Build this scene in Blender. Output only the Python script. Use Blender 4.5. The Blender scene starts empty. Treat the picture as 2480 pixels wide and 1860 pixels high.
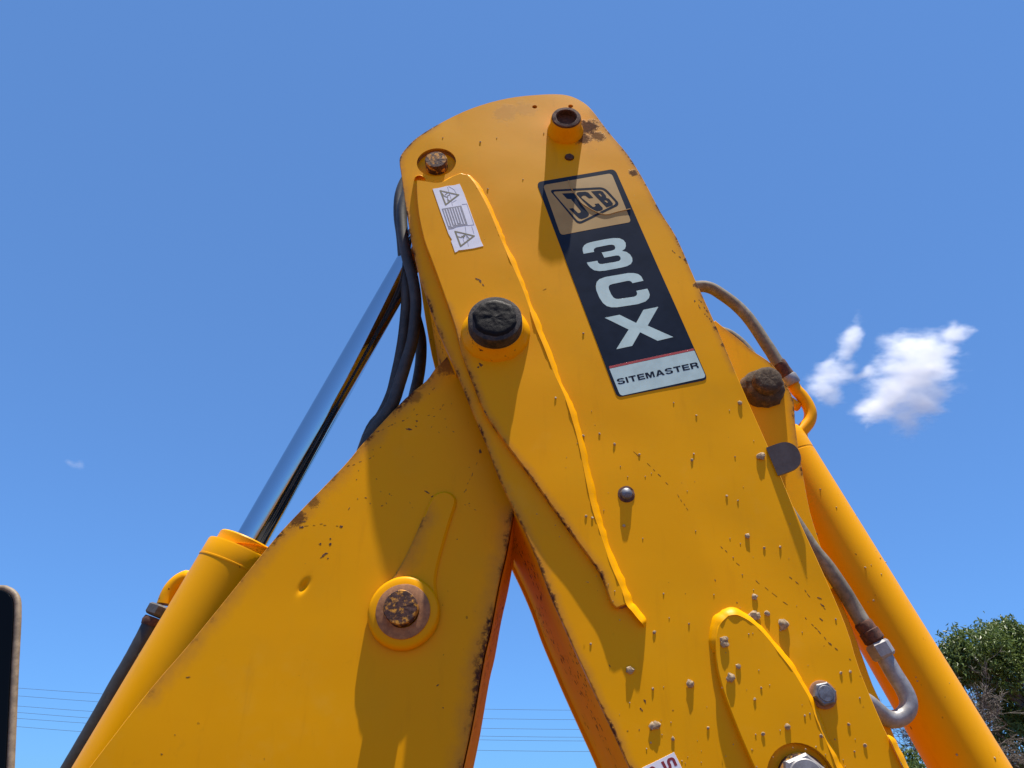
import bpy, bmesh, math, random
from mathutils import Vector, Matrix, noise as mnoise
from mathutils.geometry import delaunay_2d_cdt
R = math.radians
rnd = random.Random(7)
sc = bpy.context.scene
col = sc.collection

# ------------------------------------------------------------------ camera
CAM_H = 1.75
FPX = 1791.0                      # focal length in photograph pixels (2480 wide)
PITCH = R(30)
cam_d = bpy.data.cameras.new('camera'); cam = bpy.data.objects.new('camera', cam_d); col.objects.link(cam)
cam_d.sensor_width = 36.0; cam_d.lens = 36.0 * FPX / 2480.0
cam_d.clip_start = 0.02; cam_d.clip_end = 30000
cam.location = (0, 0, CAM_H); cam.rotation_euler = (R(90) + PITCH, 0, 0)
sc.camera = cam

# ------------------------------------------------------------------ sky, sun, exposure
SUN = Vector((0.105, -0.118, 1.0)).normalized()
w = bpy.data.worlds.new('World'); sc.world = w; w.use_nodes = True
nt = w.node_tree; nt.nodes.clear()
out = nt.nodes.new('ShaderNodeOutputWorld'); bg = nt.nodes.new('ShaderNodeBackground')
sky = nt.nodes.new('ShaderNodeTexSky'); sky.sky_type = 'NISHITA'; sky.sun_disc = False
sky.sun_elevation = math.asin(SUN.z); sky.sun_rotation = math.atan2(SUN.x, SUN.y)
sky.altitude = 300; sky.air_density = 1.0; sky.dust_density = 0.25; sky.ozone_density = 2.0
EXPO = 0.76
bg.inputs['Strength'].default_value = 0.105
# a deep clear-day blue: each channel of the physical sky on its own even response curve
sep = nt.nodes.new('ShaderNodeSeparateColor'); com = nt.nodes.new('ShaderNodeCombineColor'); nt.links.new(sky.outputs[0], sep.inputs[0])
for i, (ref, val, g) in enumerate(((1.035, 0.112, 0.39), (1.705, 0.266, 0.52), (3.234, 0.644, 0.66))):
    dv = nt.nodes.new('ShaderNodeMath'); dv.operation = 'DIVIDE'; dv.inputs[1].default_value = ref; nt.links.new(sep.outputs[i], dv.inputs[0])
    pw = nt.nodes.new('ShaderNodeMath'); pw.operation = 'POWER'; pw.inputs[1].default_value = g; nt.links.new(dv.outputs[0], pw.inputs[0])
    ml = nt.nodes.new('ShaderNodeMath'); ml.operation = 'MULTIPLY'; ml.inputs[1].default_value = val / (0.105 * 2 ** EXPO); nt.links.new(pw.outputs[0], ml.inputs[0])
    nt.links.new(ml.outputs[0], com.inputs[i])
nt.links.new(com.outputs[0], bg.inputs[0]); nt.links.new(bg.outputs[0], out.inputs[0])
sun_d = bpy.data.lights.new('sun', 'SUN'); sun_d.energy = 5.0; sun_d.angle = R(0.53); sun_d.color = (1.0, 0.93, 0.82)
sun = bpy.data.objects.new('sun', sun_d); col.objects.link(sun); sun.location = (3, -3, 30)
sun.rotation_euler = SUN.to_track_quat('Z', 'Y').to_euler()
vs = sc.view_settings
vs.view_transform = 'Standard'; vs.look = 'None'; vs.exposure = EXPO; vs.gamma = 1; vs.use_curve_mapping = False
cy = sc.cycles
cy.max_bounces = 14; cy.diffuse_bounces = 5; cy.glossy_bounces = 5; cy.volume_bounces = 12; cy.transparent_max_bounces = 16
cy.volume_step_rate = 0.35; cy.volume_max_steps = 256; cy.use_denoising = True

# ------------------------------------------------------------------ helpers: pixels to places
def P(px, py, Y):
    """point where the line of sight through photo pixel (px, py) meets the vertical plane y = Y"""
    x = px - 1240.0; y = 930.0 - py
    dy = FPX * math.cos(PITCH) - y * math.sin(PITCH); dz = FPX * math.sin(PITCH) + y * math.cos(PITCH)
    k = Y / dy
    return Vector((x * k, Y, CAM_H + dz * k))
def Q(px, py, Y):
    p = P(px, py, Y); return Vector((p.x, p.z))
def zoomed(ox, oy, s, pts): return [(ox + x * s, oy + y * s) for x, y in pts]

def smooth_line(pts, n=4, corner=38, closed=False):
    """Catmull-Rom through 2D/3D points; sharp turns stay sharp"""
    pts = [Vector(p) for p in pts]; N = len(pts); res = []
    def ang(i):
        if not closed and (i == 0 or i == N - 1): return 180
        a = pts[i] - pts[i - 1]; b = pts[(i + 1) % N] - pts[i]
        if a.length < 1e-9 or b.length < 1e-9: return 180
        return math.degrees(a.angle(b))
    cor = [ang(i) > corner for i in range(N)]
    for i in range(N if closed else N - 1):
        p1, p2 = pts[i], pts[(i + 1) % N]
        p0 = p1 if cor[i] else pts[(i - 1) % N]; p3 = p2 if cor[(i + 1) % N] else pts[(i + 2) % N]
        for k in range(n):
            t = k / n
            res.append(0.5 * ((2 * p1) + (p2 - p0) * t + (2 * p0 - 5 * p1 + 4 * p2 - p3) * t * t + (3 * p1 - p0 - 3 * p2 + p3) * t ** 3))
    if not closed: res.append(pts[-1].copy())
    return res

def area2(poly): return 0.5 * sum(poly[i - 1].x * poly[i].y - poly[i].x * poly[i - 1].y for i in range(len(poly)))
def ccw(poly): return poly if area2(poly) > 0 else poly[::-1]
def inset(poly, d):
    """poly counter-clockwise, moved inward by d"""
    N = len(poly); res = []
    for i in range(N):
        a = (poly[i] - poly[i - 1]).normalized() if (poly[i] - poly[i - 1]).length > 1e-9 else Vector((0, 0))
        b = (poly[(i + 1) % N] - poly[i]).normalized() if (poly[(i + 1) % N] - poly[i]).length > 1e-9 else a
        na = Vector((-a.y, a.x)); nb = Vector((-b.y, b.x)); m = na + nb
        if m.length < 1e-6: m = na
        m.normalize(); c = max(0.45, m.dot(na))
        res.append(poly[i] + m * (d / c))
    return res
def inside(p, poly):
    c = False; j = len(poly) - 1
    for i in range(len(poly)):
        a, b = poly[i], poly[j]
        if (a.y > p.y) != (b.y > p.y) and p.x < (b.x - a.x) * (p.y - a.y) / (b.y - a.y) + a.x: c = not c
        j = i
    return c
def dist_line(p, poly, closed=True):
    best = 9.0
    for i in range(0 if closed else 1, len(poly)):
        a, b = poly[i - 1], poly[i]; ab = b - a; l = ab.length_squared
        t = 0 if l == 0 else max(0, min(1, (p - a).dot(ab) / l))
        d = (a + ab * t - p).length
        if d < best: best = d
    return best
def circle(c, r, n=32): return [Vector((c.x + r * math.cos(2 * math.pi * k / n), c.y + r * math.sin(2 * math.pi * k / n))) for k in range(n)]

# ------------------------------------------------------------------ helpers: objects
BASE = Vector((0.2, 1.34, 0.0))
def link(o, parent=None):
    col.objects.link(o)
    if parent is not None:
        o.parent = parent
        if parent.type == 'EMPTY': o.matrix_parent_inverse = Matrix.Translation(-parent.location)
    return o
def mesh_obj(name, verts, faces, mat, parent=None, smooth=True, sharp=32, edge=None):
    me = bpy.data.meshes.new(name); me.from_pydata([tuple(v) for v in verts], [], faces); me.validate(); me.update()
    if mat is not None:
        for m in (mat if isinstance(mat, (list, tuple)) else [mat]): me.materials.append(m)
    if smooth:
        me.polygons.foreach_set('use_smooth', [True] * len(me.polygons))
        me.set_sharp_from_angle(angle=R(sharp))
    if edge is not None:
        at = me.attributes.new('edge', 'FLOAT', 'POINT')
        at.data.foreach_set('value', edge)
    return link(bpy.data.objects.new(name, me), parent)
def tag(o, label=None, cat=None, group=None, kind=None):
    if label: o['label'] = label
    if cat: o['category'] = cat
    if group: o['group'] = group
    if kind: o['kind'] = kind
    return o

class MB:
    """collects vertices, faces and the wear value of each vertex for one mesh"""
    def __init__(s): s.v = []; s.f = []; s.e = []; s.m = []; s.cur = 0
    def add(s, verts, faces, edge=1.0):
        o = len(s.v); s.v += [Vector(v) for v in verts]; s.f += [[i + o for i in f] for f in faces]
        s.m += [s.cur] * len(faces)
        s.e += list(edge) if hasattr(edge, '__len__') else [edge] * len(verts)
    def build(s, name, mat, parent=None, smooth=True, sharp=32):
        o = mesh_obj(name, s.v, s.f, mat, parent, smooth, sharp, s.e)
        if any(s.m) and len(o.data.polygons) == len(s.m): o.data.polygons.foreach_set('material_index', s.m)
        return o
    # ---- flat plate facing -Y
    def plate(s, outline, Y, t, holes=(), relief=None, grid=0.02, bevel=0.0012, wear=None, back=True, extra=()):
        po = ccw(outline); rf = relief or (lambda x, z: 0.0)
        if relief:                                     # long edges follow the relief too
            fine_ = []
            for i in range(len(po)):
                a_, b_ = po[i], po[(i + 1) % len(po)]; k_ = max(1, int((b_ - a_).length / 0.012))
                fine_ += [a_.lerp(b_, j / k_) for j in range(k_)]
            po = fine_
        front = inset(po, bevel); second = inset(po, bevel + 0.006) if wear is not None else None
        hs = [ccw(h) for h in holes]
        pts = []; edges = []
        def ring(r):
            o = len(pts); pts.extend(r); edges.extend([(o + i, o + (i + 1) % len(r)) for i in range(len(r))])
        ring(front); nfront = len(front); starts = []
        for h in hs: starts.append(len(pts)); ring(h)
        xs = [p.x for p in front]; zs = [p.y for p in front]
        pts.extend(extra)
        if grid:
            x = min(xs)
            row = 0
            while x < max(xs):
                z = min(zs) + (row % 2) * grid / 2
                while z < max(zs):
                    p = Vector((x, z))
                    if inside(p, front) and dist_line(p, front) > grid * 0.35 and not (extra and min((p - e).length for e in extra) < 0.004) and all(not inside(p, h) and dist_line(p, h) > grid * 0.3 for h in hs): pts.append(p)
                    z += grid
                x += grid * 0.9; row += 1
            if second:
                for i in range(0, len(second)):
                    p = second[i]
                    if inside(p, front) and dist_line(p, front) > 0.004: pts.append(p)
        v2, _, f2, _, _, _ = delaunay_2d_cdt(pts, edges, [], 0, 1e-6)
        keep = []
        for f in f2:
            c = sum((v2[i] for i in f), Vector((0, 0))) / len(f)
            if inside(c, front) and not any(inside(c, h) for h in hs):
                a, b, d = v2[f[0]], v2[f[1]], v2[f[2]]
                if abs((b - a).cross(d - a)) < 2e-5 * max((b - a).length, (d - b).length, (a - d).length): continue
                keep.append(list(f) if (b - a).cross(d - a) > 0 else list(f)[::-1])
        wv = [1.0] * len(v2)
        if wear is not None:
            wl = wear if wear else [po]
            wv = [min(dist_line(p, l, l is po) for l in wl) for p in v2]
        s.add([(p.x, Y + rf(p.x, p.y), p.y) for p in v2], keep, wv)
        n = len(po)
        a = [(p.x, Y + rf(p.x, p.y), p.y) for p in front]; b = [(p.x, Y + bevel + rf(p.x, p.y), p.y) for p in po]; c = [(p.x, Y + t + (rf(p.x, p.y) if t < 0.005 else 0.0), p.y) for p in po]
        fs = []
        for i in range(n):
            j = (i + 1) % n
            fs += [[i, n + i, n + j, j], [n + i, 2 * n + i, 2 * n + j, n + j]]
        e0 = [0.0012 if wear is not None and min(dist_line(p, l, l is po) for l in wl) < 0.01 else 1.0 for p in po] if wear is not None else [1.0] * n
        if back: fs.append(list(range(2 * n, 3 * n)))
        s.add(a + b + c, fs, e0 * 3)
        for h in hs:                                   # walls of the holes
            n = len(h)
            s.add([(p.x, Y + rf(p.x, p.y), p.y) for p in h] + [(p.x, Y + t, p.y) for p in h], [[(i + 1) % n, n + (i + 1) % n, n + i, i] for i in range(n)], 0.004)
    def band(s, line, Y0, Y1, t=0.008, closed=False, wear=0.03, slot=1):
        """flange: a plate on edge that follows a line in the XZ plane between depths Y0 and Y1"""
        n = len(line); nr = []
        for i in range(n):
            a = line[max(i - 1, 0)]; b = line[min(i + 1, n - 1)]; d = (b - a).normalized(); nr.append(Vector((-d.y, d.x)))
        vs_ = []; ed = []
        m = 6
        for i in range(n):
            for k in range(m + 1):
                y = Y0 + (Y1 - Y0) * k / m
                vs_.append((line[i].x, y, line[i].y)); ed.append(wear if 0 < k < m else 0.004)
        for i in range(n):
            for k in range(m + 1):
                y = Y0 + (Y1 - Y0) * k / m; q = line[i] + nr[i] * t
                vs_.append((q.x, y, q.y)); ed.append(1.0)
        o = n * (m + 1); fs = []
        for i in range(n - 1):
            for k in range(m):
                a, b, c, d = i * (m + 1) + k, (i + 1) * (m + 1) + k, (i + 1) * (m + 1) + k + 1, i * (m + 1) + k + 1
                fs += [[a, b, c, d], [o + d, o + c, o + b, o + a]]
        s.cur = slot; s.add(vs_, fs, ed); s.cur = 0
    def tube(s, pts, rad, n=16, caps=True, jit=0.0):
        pts = [Vector(p) for p in pts]; N = len(pts)
        rad = rad if hasattr(rad, '__len__') else [rad] * N; t = Vector((0, 0, 1))
        t0 = next((q - pts[0] for q in pts if (q - pts[0]).length > 1e-6)).normalized(); up = Vector((0, 1, 0)) if abs(t0.y) < 0.9 else Vector((1, 0, 0))
        u = t0.cross(up).normalized(); vs_ = []
        for i in range(N):
            a = pts[max(i - 1, 0)]; b = pts[min(i + 1, N - 1)]
            if (b - a).length > 1e-6: t = (b - a).normalized()
            u = (u - t * u.dot(t)).normalized(); v = t.cross(u)
            for k in range(n):
                th = 2 * math.pi * k / n; r = rad[i] * (1 + jit * (rnd.random() - 0.5))
                vs_.append(pts[i] + (u * math.cos(th) + v * math.sin(th)) * r)
        fs = [[i * n + k, i * n + (k + 1) % n, (i + 1) * n + (k + 1) % n, (i + 1) * n + k] for i in range(N - 1) for k in range(n)]
        if caps: fs += [list(range(n))[::-1], list(range((N - 1) * n, N * n))]
        s.add(vs_, fs)
    def lathe(s, c, prof, n=48, jit=0.0, seed=0, cap=True):
        """turned shape about an axis along Y through c=(x,z); profile of (radius, y) from the outside back to the front centre"""
        vs_ = []; m = len(prof)
        for k in range(n):
            th = 2 * math.pi * k / n
            for r, y in prof:
                q = 1.0
                yy = y
                if jit:
                    g = mnoise.noise(Vector((math.cos(th) * 2.2 + seed, math.sin(th) * 2.2, y * 60))) + 0.5 * mnoise.noise(Vector((math.cos(th) * 6 + seed, math.sin(th) * 6, y * 120)))
                    q = 1 + jit * g; yy = y + jit * 0.02 * mnoise.noise(Vector((math.cos(th) * r * 140, math.sin(th) * r * 140 + seed, 3.3)))
                vs_.append((c.x + math.cos(th) * r * q, yy, c.y + math.sin(th) * r * q))
        fs = [[k * m + i, k * m + i + 1, ((k + 1) % n) * m + i + 1, ((k + 1) % n) * m + i] for k in range(n) for i in range(m - 1)]
        if cap and prof[-1][0] > 1e-5: fs.append([k * m + m - 1 for k in range(n)])
        s.add(vs_, fs)
    def hexhead(s, c, r, Y0, Y1, rot=0.0, ch=0.12):
        prof = [(1.0, Y0), (1.0, Y1 + r * ch), (1 - ch, Y1)]
        vs_ = [(c.x + r * q * math.cos(rot + k * math.pi / 3), y, c.y + r * q * math.sin(rot + k * math.pi / 3)) for q, y in prof for k in range(6)]
        fs = [[j * 6 + k, j * 6 + (k + 1) % 6, (j + 1) * 6 + (k + 1) % 6, (j + 1) * 6 + k] for j in range(2) for k in range(6)] + [[12 + k for k in range(6)]]
        s.add(vs_, [f[::-1] for f in fs])
    def hexrod(s, a, b, r, rot=0.0, ch=0.15):
        """hexagonal nut between two points"""
        a = Vector(a); b = Vector(b); t = (b - a).normalized(); u = t.cross(Vector((0, 1, 0)))
        u = u.normalized(); v = t.cross(u); L = (b - a).length
        rings = [(0, 1 - ch), (L * 0.15, 1), (L * 0.85, 1), (L, 1 - ch)]
        vs_ = [a + t * d + (u * math.cos(rot + k * math.pi / 3) + v * math.sin(rot + k * math.pi / 3)) * r * q for d, q in rings for k in range(6)]
        fs = [[j * 6 + k, j * 6 + (k + 1) % 6, (j + 1) * 6 + (k + 1) % 6, (j + 1) * 6 + k] for j in range(3) for k in range(6)] + [list(range(6))[::-1], [18 + k for k in range(6)]]
        s.add(vs_, fs)
    def lump(s, c, r, seed, squash=0.7):
        bm = bmesh.new(); bmesh.ops.create_icosphere(bm, subdivisions=2 if r > 0.003 else 1, radius=1)
        vs_ = []
        for v in bm.verts:
            q = 1 + 0.45 * mnoise.noise(v.co * 1.7 + Vector((seed * 3.1, seed, 0)))
            vs_.append((c[0] + v.co.x * r * q, c[1] + v.co.y * r * q * squash, c[2] + v.co.z * r * q))
        s.add(vs_, [[v.index for v in f.verts] for f in bm.faces]); bm.free()

# ------------------------------------------------------------------ materials
def newmat(name):
    m = bpy.data.materials.new(name); m.use_nodes = True; n = m.node_tree
    return m, n, n.nodes['Principled BSDF']
def N(n, typ, **kw):
    x = n.nodes.new(typ)
    for k, v in kw.items():
        if k.startswith('i_'):
            key = k[2:]; key = int(key) if key.isdigit() else key.replace('_', ' ')
            x.inputs[key].default_value = v
        else: setattr(x, k, v)
    return x
def math_n(n, op, a, b=None, c=None, clamp=False):
    x = n.nodes.new('ShaderNodeMath'); x.operation = op; x.use_clamp = clamp
    for i, v in enumerate((a, b, c)):
        if v is None: continue
        if isinstance(v, (int, float)): x.inputs[i].default_value = v
        else: n.links.new(v, x.inputs[i])
    return x.outputs[0]
def ramp(n, val, lo, hi, a=0.0, b=1.0):
    x = n.nodes.new('ShaderNodeMapRange'); x.interpolation_type = 'SMOOTHSTEP'
    n.links.new(val, x.inputs[0])
    for i, v in zip((1, 2, 3, 4), (lo, hi, a, b)): x.inputs[i].default_value = v
    return x.outputs[0]
def mixc(n, fac, a, b):
    x = n.nodes.new('ShaderNodeMix'); x.data_type = 'RGBA'
    if isinstance(fac, (int, float)): x.inputs[0].default_value = fac
    else: n.links.new(fac, x.inputs[0])
    for sock, v in ((x.inputs[6], a), (x.inputs[7], b)):
        if isinstance(v, tuple): sock.default_value = (*v, 1)
        else: n.links.new(v, sock)
    return x.outputs[2]
def noise_n(n, pos, scale, detail=4, rough=0.55, stretch=None):
    if stretch:
        mp = n.nodes.new('ShaderNodeMapping'); mp.inputs['Scale'].default_value = stretch; n.links.new(pos, mp.inputs['Vector']); pos = mp.outputs[0]
    x = n.nodes.new('ShaderNodeTexNoise'); x.inputs['Scale'].default_value = scale; x.inputs['Detail'].default_value = detail; x.inputs['Roughness'].default_value = rough
    n.links.new(pos, x.inputs['Vector']); return x.outputs['Fac']

YEL = (0.80, 0.355, 0.006)
def paint_mat(name, spots=(), edge_wear=True, edge_reach=0.012, dust=0.25, chips=0.5, gloss=1.0, thr=0.735):
    m, n, b = newmat(name); pos = n.nodes.new('ShaderNodeNewGeometry').outputs['Position']
    big = noise_n(n, pos, 3.0, 3); fine = noise_n(n, pos, 60, 5, 0.65); med = noise_n(n, pos, 14, 5, 0.6)
    c = mixc(n, ramp(n, big, 0.3, 0.75), (0.83, 0.372, 0.0), (0.82, 0.345, 0.0))
    c = mixc(n, math_n(n, 'MULTIPLY', ramp(n, med, 0.45, 0.8), dust), c, (0.68, 0.33, 0.01))        # dull dusty film
    grime_dark = ramp(n, noise_n(n, pos, 26, 6, 0.7), 0.62, 0.78)
    c = mixc(n, math_n(n, 'MULTIPLY', grime_dark, 0.12), c, (0.22, 0.10, 0.02))
    streak = ramp(n, noise_n(n, pos, 1.0, 5, 0.65, (38, 38, 5)), 0.55, 0.78)
    c = mixc(n, math_n(n, 'MULTIPLY', streak, 0.20), c, (0.50, 0.19, 0.004))                              # faint run marks
    pale = ramp(n, noise_n(n, pos, 5.5, 6, 0.7), 0.56, 0.74)
    c = mixc(n, math_n(n, 'MULTIPLY', pale, 0.22), c, (0.80, 0.43, 0.05))                                 # sun-faded patches
    rust_col = mixc(n, ramp(n, noise_n(n, pos, 180, 4, 0.7), 0.35, 0.65), (0.10, 0.035, 0.016), (0.045, 0.018, 0.012))
    rustm = None
    if edge_wear:
        at = N(n, 'ShaderNodeAttribute', attribute_name='edge').outputs['Fac']
        wob = math_n(n, 'MULTIPLY', math_n(n, 'SUBTRACT', noise_n(n, pos, 22, 6, 0.75), 0.47), edge_reach * 5.0)
        e = math_n(n, 'SUBTRACT', at, wob)
        rustm = math_n(n, 'MULTIPLY', ramp(n, e, edge_reach * 0.9, -edge_reach * 0.3), ramp(n, noise_n(n, pos, 130, 4, 0.7), 0.36, 0.52))
        rustm = math_n(n, 'MULTIPLY', rustm, ramp(n, noise_n(n, pos, 11, 4, 0.7), 0.42, 0.62, 0.12, 1.0))
        stain = ramp(n, e, edge_reach * 3.6, -edge_reach)
        c = mixc(n, math_n(n, 'MULTIPLY', stain, 0.55), c, (0.36, 0.15, 0.045))
    for (px, py, Y, r, k) in spots:
        p = P(px, py, Y)
        d = n.nodes.new('ShaderNodeVectorMath'); d.operation = 'DISTANCE'; n.links.new(pos, d.inputs[0]); d.inputs[1].default_value = p
        f = math_n(n, 'SUBTRACT', d.outputs['Value'], math_n(n, 'MULTIPLY', math_n(n, 'SUBTRACT', noise_n(n, pos, 70, 6, 0.8), 0.5), r * 2.4))
        f = math_n(n, 'MULTIPLY', ramp(n, f, r, r * 0.55), k)
        rustm = f if rustm is None else math_n(n, 'MAXIMUM', rustm, f)
    if chips:
        sp = math_n(n, 'MULTIPLY', ramp(n, noise_n(n, pos, 95, 3, 0.5), thr, thr + 0.02), ramp(n, noise_n(n, pos, 7, 2), 0.48, 0.62))
        sp = math_n(n, 'MULTIPLY', sp, chips)
        rustm = sp if rustm is None else math_n(n, 'MAXIMUM', rustm, sp)
    if rustm is not None:
        c = mixc(n, rustm, c, rust_col)
        n.links.new(math_n(n, 'ADD', 0.40 if gloss > 0.5 else 0.75, math_n(n, 'MULTIPLY', rustm, 0.45)), b.inputs['Roughness'])
    else: b.inputs['Roughness'].default_value = 0.40
    n.links.new(c, b.inputs['Base Color'])
    b.inputs['Specular IOR Level'].default_value = 0.10 * gloss
    bp = N(n, 'ShaderNodeBump'); bp.inputs['Strength'].default_value = 0.5; bp.inputs['Distance'].default_value = 1.0
    hgt = math_n(n, 'ADD', math_n(n, 'MULTIPLY', noise_n(n, pos, 420, 2, 0.5), 0.000035), math_n(n, 'MULTIPLY', noise_n(n, pos, 45, 3, 0.5), 0.00012))
    if rustm is not None: hgt = math_n(n, 'ADD', hgt, math_n(n, 'MULTIPLY', math_n(n, 'MULTIPLY', rustm, noise_n(n, pos, 260, 3, 0.7)), 0.0009))
    n.links.new(hgt, bp.inputs['Height']); n.links.new(bp.outputs[0], b.inputs['Normal'])
    return m
def rough_mat(name, c1, c2, scale=120, rough=0.85, bump=0.0008, metal=0.0, c3=None, s3=30):
    m, n, b = newmat(name); pos = n.nodes.new('ShaderNodeNewGeometry').outputs['Position']
    f = noise_n(n, pos, scale, 6, 0.7)
    c = mixc(n, ramp(n, f, 0.35, 0.65), c1, c2)
    if c3: c = mixc(n, ramp(n, noise_n(n, pos, s3, 5, 0.7), 0.5, 0.62), c, c3)
    n.links.new(c, b.inputs['Base Color']); b.inputs['Roughness'].default_value = rough; b.inputs['Metallic'].default_value = metal
    bp = N(n, 'ShaderNodeBump'); bp.inputs['Strength'].default_value = 0.8; bp.inputs['Distance'].default_value = bump
    n.links.new(f, bp.inputs['Height']); n.links.new(bp.outputs[0], b.inputs['Normal'])
    return m
def plain_mat(name, c, rough=0.5, var=0.12, scale=40, spec=0.5, metal=0.0):
    m, n, b = newmat(name); pos = n.nodes.new('ShaderNodeNewGeometry').outputs['Position']
    f = noise_n(n, pos, scale, 5, 0.6)
    n.links.new(mixc(n, ramp(n, f, 0.35, 0.7), tuple(x * (1 + var) for x in c), tuple(x * (1 - var) for x in c)), b.inputs['Base Color'])
    b.inputs['Roughness'].default_value = rough; b.inputs['Specular IOR Level'].default_value = spec; b.inputs['Metallic'].default_value = metal
    return m
M = {}
YD = 1.15          # front face of the dipper arm
YB = 1.207         # front face of the boom
YK = 1.206         # front face of the ram bracket
YM = 1.34          # middle plane of the arm
M['dipper'] = paint_mat('dipper_paint', spots=[(1425, 308, YD, 0.030, 0.95), (1412, 335, YD, 0.022, 0.9), (1448, 330, YD, 0.02, 0.8), (1535, 418, YD, 0.012, 0.9), (1692, 690, YD, 0.011, 0.9), (1738, 795, YD, 0.009, 0.9), (1664, 628, YD, 0.009, 0.9), (1602, 512, YD, 0.006, 0.8), (1566, 446, YD, 0.006, 0.8), (1755, 835, YD, 0.007, 0.8), (1225, 274, YD, 0.035, 0.2), (1275, 264, YD, 0.03, 0.16), (1165, 700, YD, 0.007, .8), (1168, 885, YD, 0.007, .7), (1280, 820, YD, .012, .6)], edge_reach=0.0042, dust=0.28)
M['boom'] = paint_mat('boom_paint', spots=[(1085, 880, YB, 0.03, 0.7), (1000, 960, YB, 0.02, 0.5), (720, 1255, YB, 0.016, .8), (760, 1215, YB, .014, .6)], edge_reach=0.0095, dust=0.22)
M['under'] = paint_mat('grimy_underside_paint', dust=0.5, chips=1.0, gloss=0.2, edge_reach=0.008, thr=0.60)
M['paint'] = paint_mat('yellow_paint', edge_wear=False, dust=0.3, chips=0.7, thr=0.715)
M['paint_worn'] = paint_mat('worn_paint', edge_wear=False, dust=0.3, chips=1.0, thr=0.66)
M['weld'] = paint_mat('weld_paint', edge_wear=False, dust=0.0, chips=0.2)
M['rust'] = rough_mat('rust', (0.13, 0.05, 0.025), (0.05, 0.02, 0.013), 160, 0.85, 0.0008)
M['rusty_paint'] = rough_mat('flaking_paint_on_rust', (0.085, 0.028, 0.014), (0.04, 0.014, 0.009), 160, 0.75, 0.001, c3=(0.62, 0.27, 0.02), s3=85)
M['brown'] = rough_mat('brown_primer', (0.38, 0.17, 0.06), (0.25, 0.105, 0.04), 90, 0.7, 0.0005)
M['mud'] = rough_mat('dried_mud', (0.46, 0.34, 0.20), (0.27, 0.185, 0.10), 200, 0.95, 0.001)
M['mud_dark'] = rough_mat('damp_mud', (0.085, 0.055, 0.03), (0.05, 0.033, 0.02), 150, 0.95, 0.002, c3=(0.16, 0.11, 0.06), s3=50)
M['grease'] = rough_mat('black_grease', (0.006, 0.006, 0.007), (0.010, 0.008, 0.008), 110, 0.6, 0.0012)
M['grease'].node_tree.nodes['Principled BSDF'].inputs['Specular IOR Level'].default_value = 0.12
M['cap_dirt'] = rough_mat('dirty_dark_steel', (0.060, 0.042, 0.028), (0.022, 0.016, 0.012), 130, 0.75, 0.0012, c3=(0.012, 0.010, 0.010), s3=45)
M['steel'] = rough_mat('grey_steel', (0.34, 0.33, 0.32), (0.24, 0.23, 0.22), 100, 0.5, 0.0002, metal=0.35)
M['dark_steel'] = rough_mat('dirty_steel', (0.12, 0.11, 0.10), (0.07, 0.06, 0.055), 100, 0.6, 0.0004, metal=0.3)
M['bolt'] = rough_mat('bolt_steel', (0.20, 0.21, 0.23), (0.12, 0.12, 0.13), 160, 0.5, 0.0004, metal=0.4)
M['lug'] = rough_mat('dull_grey', (0.15, 0.13, 0.11), (0.12, 0.10, 0.08), 60, 0.8, 0.0002)
M['grime_dark'] = rough_mat('grime_for_dark_reflection', (0.045, 0.032, 0.02), (0.02, 0.016, 0.012), 40, 0.8, 0.002)  # channel grime, made near black so the chrome rod reflects a dark band
M['rubber'] = rough_mat('hose_rubber', (0.045, 0.044, 0.042), (0.030, 0.030, 0.029), 60, 0.6, 0.0003, c3=(0.060, 0.056, 0.050), s3=18)
M['rubber_dusty'] = rough_mat('dusty_hose_rubber', (0.20, 0.165, 0.115), (0.13, 0.11, 0.08), 90, 0.85, 0.0004, c3=(0.25, 0.22, 0.17), s3=12)
M['navy'] = plain_mat('navy_vinyl', (0.014, 0.019, 0.030), 0.28, 0.15, 30, spec=0.14)
M['gold'] = plain_mat('gold_vinyl', (0.44, 0.275, 0.085), 0.4, 0.06, 25, spec=0.25)
M['pale'] = plain_mat('pale_vinyl', (0.50, 0.65, 0.60), 0.38, 0.06, 45, spec=0.25)
M['red'] = plain_mat('red_vinyl', (0.42, 0.045, 0.035), 0.4)
M['white'] = plain_mat('white_vinyl', (0.80, 0.80, 0.82), 0.45, 0.04, 70)
M['olive'] = plain_mat('faded_print', (0.17, 0.15, 0.07), 0.6)
M['grey_print'] = plain_mat('grey_print', (0.24, 0.24, 0.27), 0.6, 0.2, 300)
M['darkred'] = plain_mat('dark_red_print', (0.25, 0.02, 0.025), 0.5)
M['chip'] = rough_mat('bare_chip', (0.20, 0.080, 0.018), (0.06, 0.024, 0.012), 260, 0.8, 0.0005)
M['scuff'] = rough_mat('scuffed_paint', (0.40, 0.17, 0.02), (0.30, 0.12, 0.02), 200, 0.8, 0.0004)
M['beige'] = rough_mat('worn_beige', (0.27, 0.20, 0.125), (0.16, 0.115, 0.07), 70, 0.6, 0.0006)
m, n, b = newmat('chrome'); M['chrome'] = m
b.inputs['Metallic'].default_value = 1; b.inputs['Base Color'].default_value = (0.50, 0.53, 0.57, 1)
pos = n.nodes.new('ShaderNodeNewGeometry').outputs['Position']
n.links.new(ramp(n, noise_n(n, pos, 30, 5, 0.7), 0.3, 0.8, 0.06, 0.16), b.inputs['Roughness'])
m, n, b = newmat('mirror_glass'); M['glass'] = m
b.inputs['Base Color'].default_value = (0.004, 0.005, 0.007, 1); b.inputs['Roughness'].default_value = 0.08; b.inputs['Specular IOR Level'].default_value = 0.06
m, n, b = newmat('ground'); M['ground'] = m
pos = n.nodes.new('ShaderNodeNewGeometry').outputs['Position']
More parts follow.
